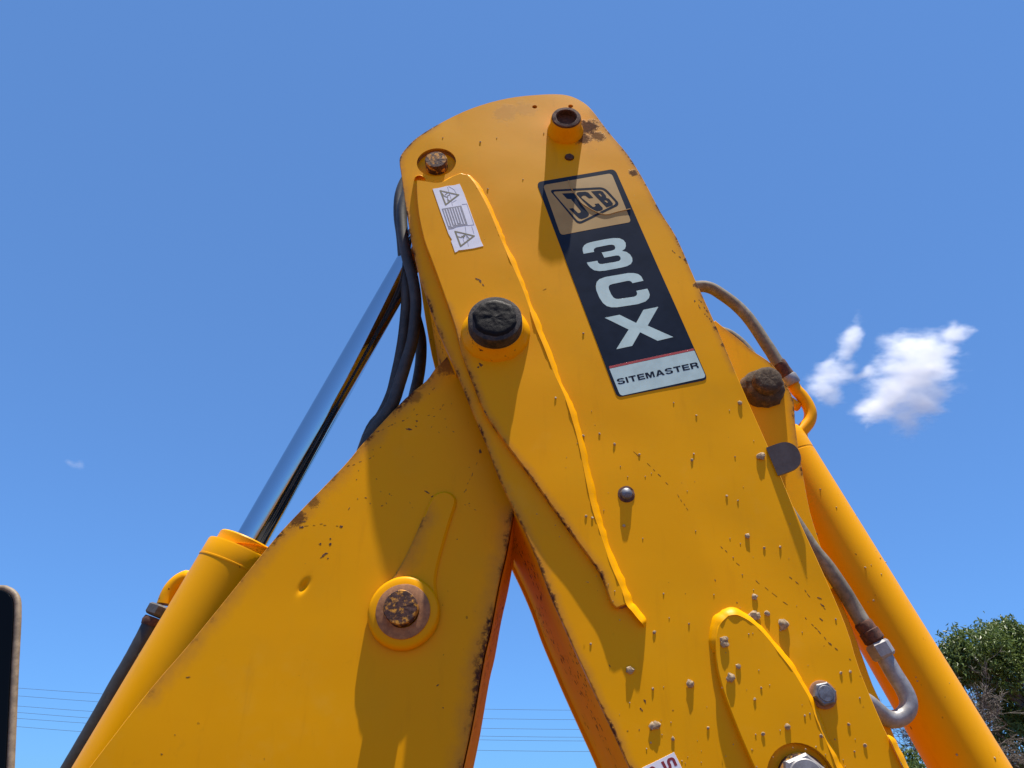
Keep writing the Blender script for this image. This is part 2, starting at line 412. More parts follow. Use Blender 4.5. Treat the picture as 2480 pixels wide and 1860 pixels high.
n.links.new(mixc(n, ramp(n, noise_n(n, pos, 0.6, 8, 0.65), 0.35, 0.7), (0.15, 0.072, 0.034), (0.11, 0.058, 0.027)), b.inputs['Base Color']); b.inputs['Roughness'].default_value = 0.95

# ------------------------------------------------------------------ ground
G = 6000.0
gv = []; gf = []
ax = [-G, -600, -120, -40, -16, -7, -3, 0, 3, 7, 16, 40, 120, 600, G]
for i, x in enumerate(ax):
    for j, y in enumerate(ax):
        gv.append((x, y, -0.004 + 0.02 * mnoise.noise(Vector((x, y, 0)) * 0.31) * (abs(x) < 50 and abs(y) < 50)))
L = len(ax)
gf = [[i * L + j, (i + 1) * L + j, (i + 1) * L + j + 1, i * L + j + 1] for i in range(L - 1) for j in range(L - 1)]
tag(mesh_obj('ground', gv, gf, M['ground']), kind='structure')

# ------------------------------------------------------------------ the machine
root = bpy.data.objects.new('backhoe_loader', None); root.location = BASE; col.objects.link(root)
tag(root, 'worn yellow backhoe loader arm folded upright against the blue sky', 'backhoe')

# outline of the dipper's front plate, in photo pixels
D_top = [(968, 398), (968, 383), (974, 370), (989, 352), (1011, 332), (1058, 302), (1121, 270), (1185, 248), (1248, 234), (1311, 228), (1349, 227), (1375, 230), (1397, 238), (1419, 252), (1438, 272), (1457, 297), (1485, 332), (1520, 373), (1558, 433), (1600, 512)]
D_right = [(1639, 574), (1683, 675), (1732, 784), (1780, 898), (1839, 1031), (1890, 1149), (1936, 1260), (1998, 1395), (2049, 1514), (2081, 1618), (2137, 1753), (2185, 1852), (2260, 2010), (2380, 2260)]
D_left = [(1690, 2260), (1595, 2010), (1525, 1859), (1497, 1796), (1456, 1710), (1402, 1596), (1370, 1524), (1332, 1437), (1301, 1354), (1269, 1282), (1237, 1218), (1206, 1149), (1178, 1075), (1147, 1002), (1122, 939), (1096, 878), (1071, 822), (1052, 774), (1027, 702), (1003, 618), (985, 515), (976, 452), (970, 411)]
dip_out = ccw(smooth_line([Q(x, y, YD) for x, y in D_top + D_right + D_left], 3, closed=True))
CR0 = Q(1615, 1000, YD); CR1 = Q(1745, 1490, YD); CRT = (CR1 - CR0).normalized(); CRL = (CR1 - CR0).length
def relief_d(x, z):
    v = Vector((x, z, 0.0)); rr = Vector((x, z)) - CR0; sd = -rr.x * CRT.y + rr.y * CRT.x; al = rr.dot(CRT)
    sd = 0.5 * (sd + math.sqrt(sd * sd + 0.00001)) * max(0.0, min(1.0, (al + 0.05) * 4)) * max(0.0, min(1.0, (CRL + 0.06 - al) * 8))
    return 0.045 * sd * math.exp(-sd / 0.07) + 0.0016 * mnoise.noise(v * 5.0) + 0.0007 * mnoise.noise(v * 11.0 + Vector((4, 2, 1)))
holeA = circle(Q(1057, 393, YD), 0.0425, 40); pinA = Q(1057, 396, YD)
hole_s1 = circle(Q(1295, 258, YD), 0.0058, 14); hole_s2 = circle(Q(1382, 257, YD), 0.0058, 14)
hole_b = circle(Q(1379, 381, YD), 0.0105, 18)
hole_big = circle(Q(1936, 1893, YD), 0.0475, 36)
mb = MB()
wear_l = [smooth_line([Q(x, y, YD) for x, y in D_top[14:] + D_right[:4]], 2), smooth_line([Q(x, y, YD) for x, y in D_left[1:]], 2), smooth_line([Q(x, y, YD) for x, y in D_top[:6]], 2)]
mb.plate(dip_out, YD, 0.011, [holeA, hole_s1, hole_s2, hole_b, hole_big], relief_d, 0.018, wear=wear_l, extra=[CR0 + CRT * (CRL * k / 60) + Vector((-CRT.y, CRT.x)) * o_ for k in range(61) for o_ in (-0.005, 0.0, 0.005)])
YR = 1.53
mb.plate(dip_out, YR - 0.011, 0.011, grid=0)
ins = inset(dip_out, 0.016)
def sub_line(px_pts, d, Y=YD):
    """the given stretch of an outline, moved inward"""
    l = smooth_line([Q(x, y, Y) for x, y in px_pts], 3)
    r = []
    for i, p in enumerate(l):
        a = l[max(0, i - 1)]; b = l[min(len(l) - 1, i + 1)]; t = (b - a).normalized()
        r.append(p + Vector((t.y, -t.x)) * d)
    return r
mb.band(sub_line((D_top[2:] + D_right), 0.016), YD + 0.0105, YR - 0.0105)
mb.band(sub_line(D_left[:11], 0.014), YD + 0.0105, YR - 0.0105)
mb.band(sub_line(D_left[15:19], 0.012), YD + 0.0105, YR - 0.0105)
dipper = mb.build('dipper_arm', [M['dipper'], M['under']], root); dipper['label'] = 'yellow dipper arm with worn rusty edges'

# reinforcing plate welded on the dipper
RT = 0.011; YRE = YD - RT
RL = [(1009, 436), (1009, 465), (1014, 519), (1027, 579), (1040, 615), (1058, 663), (1084, 736), (1103, 793), (1118, 853), (1144, 923), (1175, 999), (1198, 1034), (1237, 1089), (1285, 1152), (1332, 1218), (1373, 1275), (1427, 1348), (1453, 1386), (1468, 1421), (1481, 1459), (1494, 1472)]
RRt = [(1524, 1462), (1513, 1428), (1484, 1360), (1459, 1284), (1440, 1224), (1424, 1148), (1408, 1069), (1394, 1018), (1375, 960), (1352, 910), (1324, 838), (1302, 785), (1277, 711), (1259, 668), (1241, 628), (1222, 584), (1204, 540), (1186, 499), (1166, 464), (1150, 441), (1134, 424), (1115, 420), (1096, 427), (1077, 438), (1060, 442), (1040, 440), (1022, 437)]
RRt = [(x - 5 * min(1, max(0, (y - 420) / 60)), y) for x, y in RRt]
re_out = ccw(smooth_line([Q(x, y, YRE) for x, y in RL + RRt], 2, closed=True))
mb = MB(); mb.plate(re_out, YRE, RT + 0.001, relief=relief_d, grid=0.02, wear=[smooth_line([Q(x, y, YRE) for x, y in RL[6:]], 2)])
mb.build('reinforcing_plate', M['dipper'], dipper)
def weld(name, px, Y, h, wdt, parent, side=1, mat='weld', jit=0.42, YQ=None):
    """fillet bead along the edge of a plate of height h standing on surface Y"""
    l = smooth_line([Q(x, y, YQ or Y) for x, y in px], 5); n = len(l); k = 6
    vs_ = []
    for i, p in enumerate(l):
        a = l[max(0, i - 1)]; b = l[min(n - 1, i + 1)]; t = (b - a).normalized(); nr = Vector((t.y, -t.x)) * side
        g = 1 + 0.5 * jit * mnoise.noise(Vector((p.x * 75, p.y * 75, 0))) + jit * mnoise.noise(Vector((p.x * 17, p.y * 17, 7)))
        endf = min(1, 0.35 + min(i, n - 1 - i) * 0.25)
        for q in range(k):
            f = q / (k - 1); bulge = 0.10 * math.sin(math.pi * f)
            dpt = h * (1 - f) * g ** 0.5 * endf + bulge * h; o = wdt * (f * g + bulge) * endf - 0.002
            c = p + nr * o
            vs_.append((c.x, Y - dpt + 0.0004, c.y))
    fs = [[i * k + q, i * k + q + 1, (i + 1) * k + q + 1, (i + 1) * k + q] for i in range(n - 1) for q in range(k - 1)]
    if side > 0: fs = [f[::-1] for f in fs]
    return mesh_obj(name, vs_, fs, M[mat], parent, sharp=60)
weld('weld_bead', [(1004, 437), (1014, 433), (1030, 434)], YD, RT + 0.001, 0.009, dipper, -1)
weld('weld_bead', RRt[:24] and ([(1066, 441), (1077, 438)] + RRt[:23][::-1][0:]) + [(1532, 1478), (1550, 1500), (1564, 1514)], YD, RT + 0.0008, 0.0128, dipper, -1, YQ=YRE)
weld('weld_bead', [(1497, 1474), (1512, 1468), (1524, 1464)], YD, 0.008, 0.005, dipper, 1, 'brown')

# oval pad low on the dipper
OT = 0.011; YO = YD - OT
OL = [(1990, 2200), (1900, 2020), (1827, 1858), (1795, 1785), (1771, 1725), (1751, 1669), (1738, 1618), (1734, 1578), (1735, 1535), (1743, 1508), (1762, 1488), (1787, 1487), (1820, 1504), (1854, 1536), (1888, 1579), (1919, 1619), (1943, 1658), (1963, 1694), (1979, 1740), (1996, 1780), (2016, 1824), (2030, 1860), (2090, 2000), (2160, 2180)]
o_out = ccw(smooth_line([Q(x, y, YO) for x, y in OL], 3, closed=True))
hole_big2 = circle(Q(1936, 1893, YD), 0.0475, 36)
mb = MB(); mb.plate(o_out, YO, OT + 0.001, [hole_big2], relief=relief_d, grid=0.02)
mb.build('wear_pad', M['dipper'], dipper)
weld('weld_bead', OL[7:], YD, OT + 0.0008, 0.0120, dipper, -1, YQ=YO)
weld('weld_bead', [(2150, 1780), (2163, 1808), (2176, 1836), (2186, 1856), (2200, 1890)], YD, 0.006, 0.010, dipper, -1)

# pins, bosses and bolts of the dipper
def turned(name, c, prof, mat, parent, jit=0.0, seed=0, n=48, sharp=35):
    q = MB(); q.lathe(c, prof, n, jit, seed, name not in ('pivot_boss', 'washer', 'rivet_rust', 'mud_collar', 'bolt_sleeve')); return q.build(name, M[mat], parent, sharp=sharp)
c = Q(1369, 318, YD)                                   # upper boss with hollow pin
turned('pivot_boss', c, [(0.0405, YD + 0.002), (0.0400, YD - 0.003), (0.0370, YD - 0.010), (0.0345, YD - 0.018), (0.0335, YD - 0.034), (0.0325, YD - 0.0355), (0.030, YD - 0.036)], 'paint_worn', dipper, 0.02, 3)
turned('hollow_pin', c, [(0.0318, YD - 0.030), (0.0318, YD - 0.0385), (0.0305, YD - 0.040), (0.0235, YD - 0.0405), (0.0222, YD - 0.039), (0.0215, YD - 0.027), (0.018, YD - 0.025), (0.0005, YD - 0.0255)], 'rust', dipper, 0.02, 5)
c = pinA                                               # pin in the recessed hole
turned('hole_sleeve', c, [(0.0432, YD + 0.004), (0.0425, YD + 0.06), (0.0001, YD + 0.0605)], 'brown', dipper)
turned('pivot_pin', c, [(0.0235, YD + 0.058), (0.0238, YD - 0.010), (0.0225, YD - 0.0125), (0.0004, YD - 0.0128)], 'rusty_paint', dipper, 0.015, 9)
c = Q(1200, 806, YRE)                                  # main pivot with grease-black cap
turned('pivot_boss', c, [(0.064, YRE + 0.002), (0.0635, YRE - 0.002), (0.060, YRE - 0.008), (0.0540, YRE - 0.014), (0.0510, YRE - 0.021), (0.048, YRE - 0.022)], 'paint_worn', dipper, 0.03, 12)
turned('pin_cap', c, [(0.0495, YRE - 0.016), (0.0490, YRE - 0.044), (0.0475, YRE - 0.0465), (0.042, YRE - 0.0475), (0.0005, YRE - 0.0475)], 'cap_dirt', dipper, 0.006, 15, 72)
gr = MB(); gn = 48; gv_ = [(c.x, YRE - 0.0515, c.y)]
for k in range(1, 13):
    for j in range(gn):
        th = 2 * math.pi * j / gn; r_ = 0.0033 * k * (1 + (0.10 * mnoise.noise(Vector((math.cos(th) * 2.5, math.sin(th) * 2.5, 1))) + 0.06 * mnoise.noise(Vector((math.cos(th) * 7, math.sin(th) * 7, 4)))) * k / 12)
        x_, z_ = math.cos(th) * r_, math.sin(th) * r_
        gv_.append((c.x + x_, YRE - (0.0510 if k < 11 else (0.0500 if k == 11 else 0.0472)) - 0.0008 * mnoise.noise(Vector((x_ * 90 + 3.3, z_ * 110, 2))) - 0.0005 * mnoise.noise(Vector((x_ * 230 + 9.1, z_ * 260, 5))), c.y + z_))
gf_ = [[0, 1 + (j + 1) % gn, 1 + j] for j in range(gn)] + [[1 + (k - 1) * gn + j, 1 + (k - 1) * gn + (j + 1) % gn, 1 + k * gn + (j + 1) % gn, 1 + k * gn + j] for k in range(1, 12) for j in range(gn)]
mesh_obj('grease_film', gv_, gf_, M['grease'], dipper, sharp=80)
q = MB(); q.hexhead(Q(1379, 378, YD - 0.004), 0.0098, YD + 0.008, YD - 0.004, 0.3); q.build('hex_bolt', M['rust'], dipper)
c = Q(1517, 1197, YD)
turned('rivet', c, [(0.0105, YD + 0.002), (0.0103, YD - 0.002), (0.0085, YD - 0.0065), (0.0045, YD - 0.009), (0.0004, YD - 0.0095)], 'bolt', dipper, n=24)
turned('rivet_rust', c, [(0.0150, YD + 0.002), (0.0140, YD - 0.0012), (0.0095, YD - 0.0018)], 'rust', dipper, 0.08, 2, 24)
c = Q(1999, 1680, YD - 0.012)
q = MB(); q.hexhead(c, 0.0165, YD - 0.003, YD - 0.0145, 0.2); q.lathe(c, [(0.0115, YD - 0.0142), (0.0105, YD - 0.0155), (0.0003, YD - 0.0157)], 20); q.build('hex_bolt', M['bolt'], dipper)
turned('washer', c, [(0.0195, YD + 0.003), (0.0195, YD - 0.003), (0.0185, YD - 0.0036), (0.01, YD - 0.0037)], 'brown', dipper, n=30)
c = Q(1936, 1893, YD)
turned('hole_sleeve', c, [(0.048, YD - 0.004), (0.0475, YD + 0.05), (0.0001, YD + 0.0505)], 'brown', dipper)
c2 = Q(1952, 1884, YD - 0.02)
q = MB(); q.hexhead(c2, 0.031, YD + 0.03, YD - 0.024, 0.35); q.lathe(c2, [(0.024, YD - 0.0238), (0.022, YD - 0.0255), (0.0004, YD - 0.0258)], 30); q.build('hex_bolt', M['steel'], dipper)
turned('bolt_sleeve', Q(1943, 1890, YD), [(0.034, YD + 0.05), (0.034, YD - 0.008), (0.031, YD - 0.010), (0.02, YD - 0.0102)], 'rusty_paint', dipper)

# half-round lug that sticks out from the dipper's edge
a = P(1864, 1084, YD); bb = P(1893, 1151, YD)
ed = (bb - a); Ln = ed.length; ed.normalize(); nrm = Vector((ed.z, 0, -ed.x)); nrm = nrm if nrm.x > 0 else -nrm
lv = nrm * 0.034 + Vector((0, -0.016, 0)); tn = ed.cross(lv).normalized() * 0.006
prof = [(0, -0.15), (0, 0.35)] + [(Ln * (0.5 - 0.5 * math.cos(t)), 0.35 + 0.75 * math.sin(t) ** 0.8) for t in [math.pi * k / 14 for k in range(1, 14)]] + [(Ln, 0.35), (Ln, -0.15)]
vs_ = [a + ed * u + lv * v for u, v in prof] + [a + ed * u + lv * v + tn for u, v in prof]
k = len(prof); fs = [list(range(k)), list(range(k, 2 * k))[::-1]] + [[i, (i + 1) % k, k + (i + 1) % k, k + i] for i in range(k)]
o = mesh_obj('hose_lug', vs_, fs, M['lug'], dipper); o['label'] = 'dull grey half-round lug'
bm = bmesh.new(); bm.from_mesh(o.data); bmesh.ops.recalc_face_normals(bm, faces=bm.faces); bm.to_mesh(o.data); bm.free()

# ------------------------------------------------------------------ boom
B_top = [(-30, 2200), (110, 1998), (217, 1858), (361, 1672), (470, 1545), (636, 1340), (700, 1266), (831, 1130), (882, 1070), (981, 965), (1032, 922), (1054, 892), (1080, 866), (1130, 800), (1190, 770), (1260, 790), (1290, 850), (1285, 960), (1262, 1120)]
B_right = [(1243, 1243), (1226, 1335), (1206, 1421), (1187, 1524), (1171, 1590), (1144, 1742), (1119, 1860), (1088, 1998), (1040, 2200)]
boom_out = ccw(smooth_line([Q(x, y, YB) for x, y in B_top + B_right], 3, closed=True))
def relief_b(x, z):
    v = Vector((x, z, 3.0))
    r = 0.0012 * mnoise.noise(v * 4.0) + 0.0005 * mnoise.noise(v * 9.0)
    d = P(735, 1420, YB); dx = (x - d.x) * 0.8 + (z - d.z) * -0.45; dz = (z - d.z) * 0.8 + (x - d.x) * 0.45; dx /= 0.0045; dz /= 0.0095
    return r + 0.0055 * math.exp(-(dx * dx + dz * dz))
mb = MB()
bw = [smooth_line([Q(x, y, YB) for x, y in B_top[3:14]], 2), smooth_line([Q(x, y, YB) for x, y in B_right], 2)]
dn = Q(735, 1420, YB)
mb.plate(boom_out, YB, 0.010, relief=relief_b, grid=0.016, wear=bw, extra=[dn + Vector((i * 0.0022, j * 0.0022)) for i in range(-9, 10) for j in range(-9, 10)])
YBR = 1.475
mb.plate(boom_out, YBR - 0.010, 0.010, grid=0)
mb.band(sub_line(B_top, 0.045, YB), YB + 0.0095, YBR - 0.0095, slot=2)  # hidden channel floor, coloured dark to blacken the rod's reflection
mb.band(sub_line(B_right, 0.006, YB), YB + 0.0095, YBR - 0.0095)
boom = mb.build('boom', [M['boom'], M['under'], M['grime_dark']], root); boom['label'] = 'yellow boom with rubbed upper edge'
# teardrop pad and pivot on the boom
T1 = 0.006; YT = YB - T1
tear = zoomed(850, 1080, 0.3738, [(620, 290), (560, 300), (520, 335), (480, 420), (430, 540), (360, 690), (300, 800), (255, 870), (180, 930), (130, 1010), (115, 1080), (130, 1170), (190, 1250), (270, 1290), (340, 1297), (430, 1275), (510, 1215), (560, 1130), (572, 1050), (560, 970), (550, 890), (560, 800), (600, 640), (650, 470), (682, 370), (670, 320)])
t_out = ccw(smooth_line([Q(x, y, YT) for x, y in tear], 3, closed=True, corner=80))
mb = MB(); mb.plate(t_out, YT, T1 + 0.0005, bevel=0.004, grid=0.02, wear=[t_out[10:30]]); mb.build('teardrop_pad', M['boom'], boom)
c = Q(978, 1484, YT)
turned('pivot_boss', c, [(0.0575, YT + 0.002), (0.0568, YT - 0.004), (0.0550, YT - 0.0075), (0.0515, YT - 0.0095), (0.0425, YT - 0.0100)], 'paint', boom, 0.01, 4)
turned('washer', c, [(0.0432, YT - 0.006), (0.0428, YT - 0.0120), (0.0415, YT - 0.0126), (0.026, YT - 0.0128)], 'brown', boom, 0.01, 6)
turned('pivot_pin', Q(975, 1480, YT), [(0.0268, YT - 0.01), (0.0270, YT - 0.026), (0.0255, YT - 0.028), (0.0004, YT - 0.0285)], 'rusty_paint', boom, 0.03, 8)

# ------------------------------------------------------------------ bracket behind the dipper's right edge
K_r = [(1700, 790), (1733, 776), (1757, 796), (1788, 820), (1820, 847), (1851, 867), (1874, 886), (1898, 921), (1914, 949), (1923, 976), (1926, 1023), (1933, 1082), (1945, 1149), (1961, 1235), (1984, 1311), (2008, 1380), (2032, 1443), (2061, 1514), (2089, 1590), (2113, 1657), (2141, 1717), (2157, 1761), (2173, 1801), (2185, 1829), (2181, 1850), (2130, 1860), (2020, 1600), (1880, 1300), (1780, 1050)]
k_out = ccw(smooth_line([Q(x, y, YK) for x, y in K_r], 3, closed=True))
mb = MB(); mb.plate(k_out, YK, 0.010, relief=lambda x, z: 0.001 * mnoise.noise(Vector((x, z, 6)) * 6), grid=0.02, wear=[smooth_line([Q(x, y, YK) for x, y in K_r[2:13]], 2)])
off = 1.48 - YK
mb.plate(k_out, 1.464, 0.010, grid=0)
bracket = mb.build('ram_bracket', M['dipper'], root)
c = Q(1846, 943, YK)
turned('mud_collar', c, [(0.0405, YK + 0.002), (0.0400, YK - 0.002), (0.0370, YK - 0.011), (0.034, YK - 0.018), (0.025, YK - 0.0205)], 'mud_dark', bracket, 0.09, 21, 64, 80)
turned('pivot_pin', Q(1848, 940, YK), [(0.0275, YK - 0.016), (0.0265, YK - 0.032), (0.0245, YK - 0.036), (0.016, YK - 0.0375), (0.0004, YK - 0.037)], 'mud_dark', bracket, 0.05, 25, 64, 60)

# ------------------------------------------------------------------ rams
def axis_pts(a, b, Y): return P(*a, Y), P(*b, Y)
A, Bp = axis_pts((592, 1340), (298, 1860), YM)        # dipper ram: head, foot
dirv = (Bp - A).normalized()
def along(p, d, s): return p + d * s
mb = MB()
rb = 0.0695
def ram_body(m_, A, d, L, r):
    m_.tube([along(A, d, s) for s in (0.0, 0.0, 0.003, 0.030, 0.0305, 0.033, 0.0335, 0.08, L * 0.3, L * 0.6, L)], [r * 0.9, r * 0.985, r, r, r * 1.012, r * 1.012, r, r, r, r, r], 64)
ram_body(mb, A, dirv, 0.95, rb)
ram = mb.build('dipper_ram', M['paint'], root); ram['label'] = 'yellow ram barrel along the boom'
q = MB(); q.tube([along(A, dirv, s) for s in (0.004, -0.018, -0.0205, -0.0215)], [0.058, 0.058, 0.056, 0.03], 8 * 6); q.build('gland', M['paint_worn'], ram)
top = P(1035, 555, YM)
d2 = (P(970, 671, YM) - A).normalized()
q = MB(); q.tube([along(A, d2, -0.01)] + [along(A, d2, 0.98 * k / 8) for k in range(1, 9)], 0.0295, 64); q.build('chrome_rod', M['chrome'], ram)
q = MB(); q.lathe(Vector(((along(A, d2, 1.02)).x, (along(A, d2, 1.02)).z)), [(0.03, YM + 0.045), (0.055, YM + 0.045), (0.055, YM - 0.045), (0.03, YM - 0.045)], 32); q.build('rod_eye', M['paint'], ram)
# port pipe, nut and hose beside the dipper ram
YH = 1.36
pp = zoomed(70, 1350, 0.3075, [(1290, 175), (1235, 160), (1180, 190), (1130, 240), (1095, 300), (1070, 370)])
q = MB(); q.tube(smooth_line([P(x, y, YH) for x, y in pp], 4), 0.0140, 20); q.build('port_pipe', M['paint_worn'], ram)
p1, p2 = P(*zoomed(68, 1350, 0.3075, [(1062, 385)])[0], YH), P(*zoomed(68, 1350, 0.3075, [(1015, 470)])[0], YH)
q = MB(); q.hexrod(p1, p2, 0.0235, 0.35); q.build('hose_nut', M['dark_steel'], ram)
hp = zoomed(66, 1350, 0.3075, [(1010, 480), (975, 545)])
q = MB(); q.tube([P(*hp[0], YH), P(*hp[0], YH).lerp(P(*hp[1], YH), 0.5), P(*hp[1], YH)], [0.0185, 0.0205, 0.0185], 20); q.build('hose_ferrule', M['rust'], ram)
hp = zoomed(64, 1350, 0.3075, [(985, 530), (930, 640), (840, 810), (730, 1000), (610, 1220), (490, 1430), (360, 1655), (180, 1960)])
q = MB(); q.tube(smooth_line([P(x, y, YH) for x, y in hp], 5), 0.0165, 20, jit=0.02); q.build('hydraulic_hose', M['rubber'], root)

A, Bp = axis_pts((1885, 1082), (2346, 1858), YM)      # bucket ram
dirv = (Bp - A).normalized()
mb = MB(); rb = 0.0575
mb.tube([along(A, dirv, s) for s in (-0.02, -0.02, -0.012, 0.0, 0.03, 0.0305, 0.034, 0.0345, 0.1, 0.4, 0.7, 1.1)], [rb * 0.7, rb * 0.93, rb * 0.98, rb, rb, rb * 0.99, rb * 0.99, rb, rb, rb, rb, rb], 64)
bram = mb.build('bucket_ram', M['paint'], root); bram['label'] = 'orange-yellow ram barrel beside the dipper'
YP = 1.325
pp = zoomed(1600, 600, 0.392, [(812, 835), (838, 880), (868, 912), (905, 965), (925, 1020), (918, 1070), (890, 1110), (862, 1140)])
q = MB(); q.tube(smooth_line([P(x, y, YP) for x, y in pp], 4), [0.0125] * 29, 20); q.build('port_pipe', M['paint_worn'], bram)
q = MB()
q.tube([P(*zoomed(1600, 600, 0.392, [(850, 985)])[0], YP), P(*zoomed(1600, 600, 0.392, [(800, 960)])[0], YP + 0.01)], [0.009, 0.013], 14); q.build('port_block', M['paint_worn'], bram); q = MB()
q.tube([P(*zoomed(1600, 600, 0.392, [(868, 1118)])[0], YP), P(*zoomed(1600, 600, 0.392, [(852, 1175)])[0], YP + 0.01)], [0.0125, 0.019], 14)
q.build('port_block', M['paint_worn'], bram)
def hose(px, Y, r, mat, yvar=None, n=6):
    l = [P(x, y, (yvar[i] if yvar else Y)) for i, (x, y) in enumerate(px)]
    l = smooth_line(l, n, corner=100); q = MB(); q.tube(l, r, 20, jit=0.012); return q.build('hydraulic_hose', M[mat], root), l
hh, l = hose([(1600, 760), (1650, 705), (1694, 694), (1722, 698), (1749, 714), (1780, 737), (1808, 765), (1831, 796), (1851, 827), (1867, 851), (1887, 884)], 1.31, 0.0128, 'rubber_dusty')
hh['label'] = 'dusty grey hose arching off the arm'
q = MB(); a, bb = P(1882, 876, 1.312), P(1908, 914, 1.318)
q.tube([a, a.lerp(bb, .1), a.lerp(bb, .45), a.lerp(bb, .5), a.lerp(bb, .95), bb], [0.0135, 0.0155, 0.0155, 0.0150, 0.0162, 0.0150], 24); q.build('hose_ferrule', M['rust'], hh)
q = MB(); a, bb = P(1906, 910, 1.318), P(1920, 932, 1.322); q.tube([a, a.lerp(bb, .15), a.lerp(bb, .85), bb], [0.0162, 0.0180, 0.0180, 0.0162], 24); q.build('hose_nut', M['steel'], hh)
hose([(1690, 840), (1725, 806), (1755, 806), (1785, 824), (1812, 852), (1835, 890), (1845, 940)], 1.40, 0.0120, 'rubber_dusty')
hh, l = hose([(1830, 1120), (1885, 1205), (1931, 1274), (1968, 1330), (2002, 1371), (2038, 1423), (2065, 1467), (2091, 1510)], 0, 0.0122, 'rubber_dusty', [1.180, 1.181, 1.183, 1.186, 1.19, 1.195, 1.20, 1.20])
hh['label'] = 'dusty hose with rusty ferrule and grey bent pipe'
a, bb = P(2088, 1506, 1.20), P(2122, 1557, 1.20)
q = MB(); q.tube([along(a, bb - a, s) for s in (0, .08, .42, .45, .5, .88, .93, 1.0)], [0.0128, 0.0142, 0.0142, 0.0158, 0.0160, 0.0160, 0.0140, 0.0130], 24, jit=0.05); q.build('hose_ferrule', M['rust'], hh)
a, bb = P(2121, 1556, 1.20), P(2144, 1593, 1.20)
q = MB(); q.hexrod(a, bb, 0.0190, 0.2); q.build('hose_nut', M['steel'], hh)
px = [(2140, 1587), (2152, 1609), (2168, 1636), (2187, 1666), (2199, 1693), (2199, 1716), (2186, 1734), (2165, 1742), (2145, 1737), (2122, 1718), (2096, 1698), (2062, 1684), (2020, 1676)]
l = smooth_line([P(x, y, yy) for (x, y), yy in zip(px, [1.20] * 8 + [1.197, 1.190, 1.183, 1.179, 1.178])], 5)
q = MB(); q.tube(l, 0.0126, 24); q.build('bent_pipe', M['steel'], hh)
# dark hoses hanging at the left edge of the dipper
hc = sub_line(B_top, 0.030, YB)
def boom_hose(px, Y, Y2, r):
    l = [P(x, y, Y) for x, y in px]; e = l[-1]
    tail = [p for p in hc if p.x < e.x - 0.03][::-1][::4]
    l += [Vector((p.x, Y + (Y2 - Y) * min(1, (k + 1) / 3), p.y)) for k, p in enumerate(tail)]
    q = MB(); q.tube(smooth_line(l, 5, corner=120), r, 20, jit=0.012); return q.build('hydraulic_hose', M['rubber'], root)
hA = boom_hose([(1015, 400), (985, 430), (968, 470), (965, 520), (972, 575), (978, 646), (982, 687), (984, 729), (981, 774), (976, 821), (968, 869), (959, 911), (948, 955), (925, 1005), (890, 1060)], 1.325, 1.33, 0.0118)
hB = boom_hose([(1020, 420), (995, 450), (975, 500), (975, 560), (985, 620), (999, 671), (1007, 726), (1005, 774), (998, 828), (983, 879), (968, 927), (952, 975), (925, 1018), (892, 1067)], 1.30, 1.29, 0.0125)
hC = boom_hose([(1000, 560), (995, 640), (1002, 740), (1015, 799), (1020, 831), (1019, 873), (1014, 911), (1004, 955)], 1.40, 1.37, 0.0125)
hA['label'] = 'dark hose hanging closest to the chrome rod'; hB['label'] = 'dark hose crossing over the others'; hC['label'] = 'dark hose hanging nearest the dipper edge'

# ------------------------------------------------------------------ decals (thin vinyl, printed shapes laid on top)
def flat(name, polys, Y, mat, parent, holes=(), t=0.0003, relief=relief_d):
    q = MB()
    for poly in polys:
        po = [Q(x, y, YD) for x, y in poly] if not isinstance(poly[0], Vector) else poly
        hs = [[Q(x, y, YD) for x, y in h] for h in holes] if polys is not None and len(polys) == 1 else []
        q.plate(po, Y, t, hs, relief=relief, grid=0.018 if abs(area2(po)) > 0.002 else 0, bevel=0.0001, back=False)
    return q.build(name, M[mat], parent, smooth=True)
def rounded(corners, r, n=6):
    """polygon (pixels) with rounded corners"""
    cs = [Vector(c) for c in corners]; k = len(cs); res = []
    rr = r if hasattr(r, '__len__') else [r] * k
    for i in range(k):
        a = (cs[i - 1] - cs[i]).normalized(); b = (cs[(i + 1) % k] - cs[i]).normalized(); p0 = cs[i] + a * rr[i]; p1 = cs[i] + b * rr[i]
        for j in range(n + 1):
            t = j / n; res.append(tuple((1 - t) ** 2 * p0 + 2 * t * (1 - t) * cs[i] + t * t * p1))
    return res
def stroke(pts, wdt, closed=False):
    """thick line (pixels) as a list of quads merged into polygons"""
    pts = [Vector(p) for p in pts]; n = len(pts); L_ = []; R_ = []
    for i in range(n):
        a = pts[i - 1] if (i or closed) else pts[i]; b = pts[(i + 1) % n] if (i < n - 1 or closed) else pts[i]
        t = (b - a).normalized(); nr = Vector((-t.y, t.x)) * wdt / 2
        L_.append(tuple(pts[i] + nr)); R_.append(tuple(pts[i] - nr))
    return L_, R_
decal = flat('model_decal', [rounded([(1299, 442), (1489, 409), (1714, 920), (1495, 963)], 13)], YD - 0.0007, 'navy', root, t=0.001)
decal['label'] = 'tall navy model decal with pale lettering'
Y1 = YD - 0.00086
flat('gold_panel', [rounded([(1315, 449), (1481, 420), (1529, 538), (1358, 570)], 9)], Y1, 'gold', decal)
Y2 = YD - 0.00102
Z4 = lambda pts: zoomed(1280, 400, 0.12658, pts)
outer = rounded(Z4([(395, 480), (1450, 425), (1755, 760), (955, 1150)]), [11, 14, 12, 12])
innr = rounded(Z4([(455, 515), (1428, 467), (1690, 742), (962, 1098)]), [8, 10, 9, 9])
flat('emblem_frame', [outer], Y2, 'navy', decal, holes=[innr])
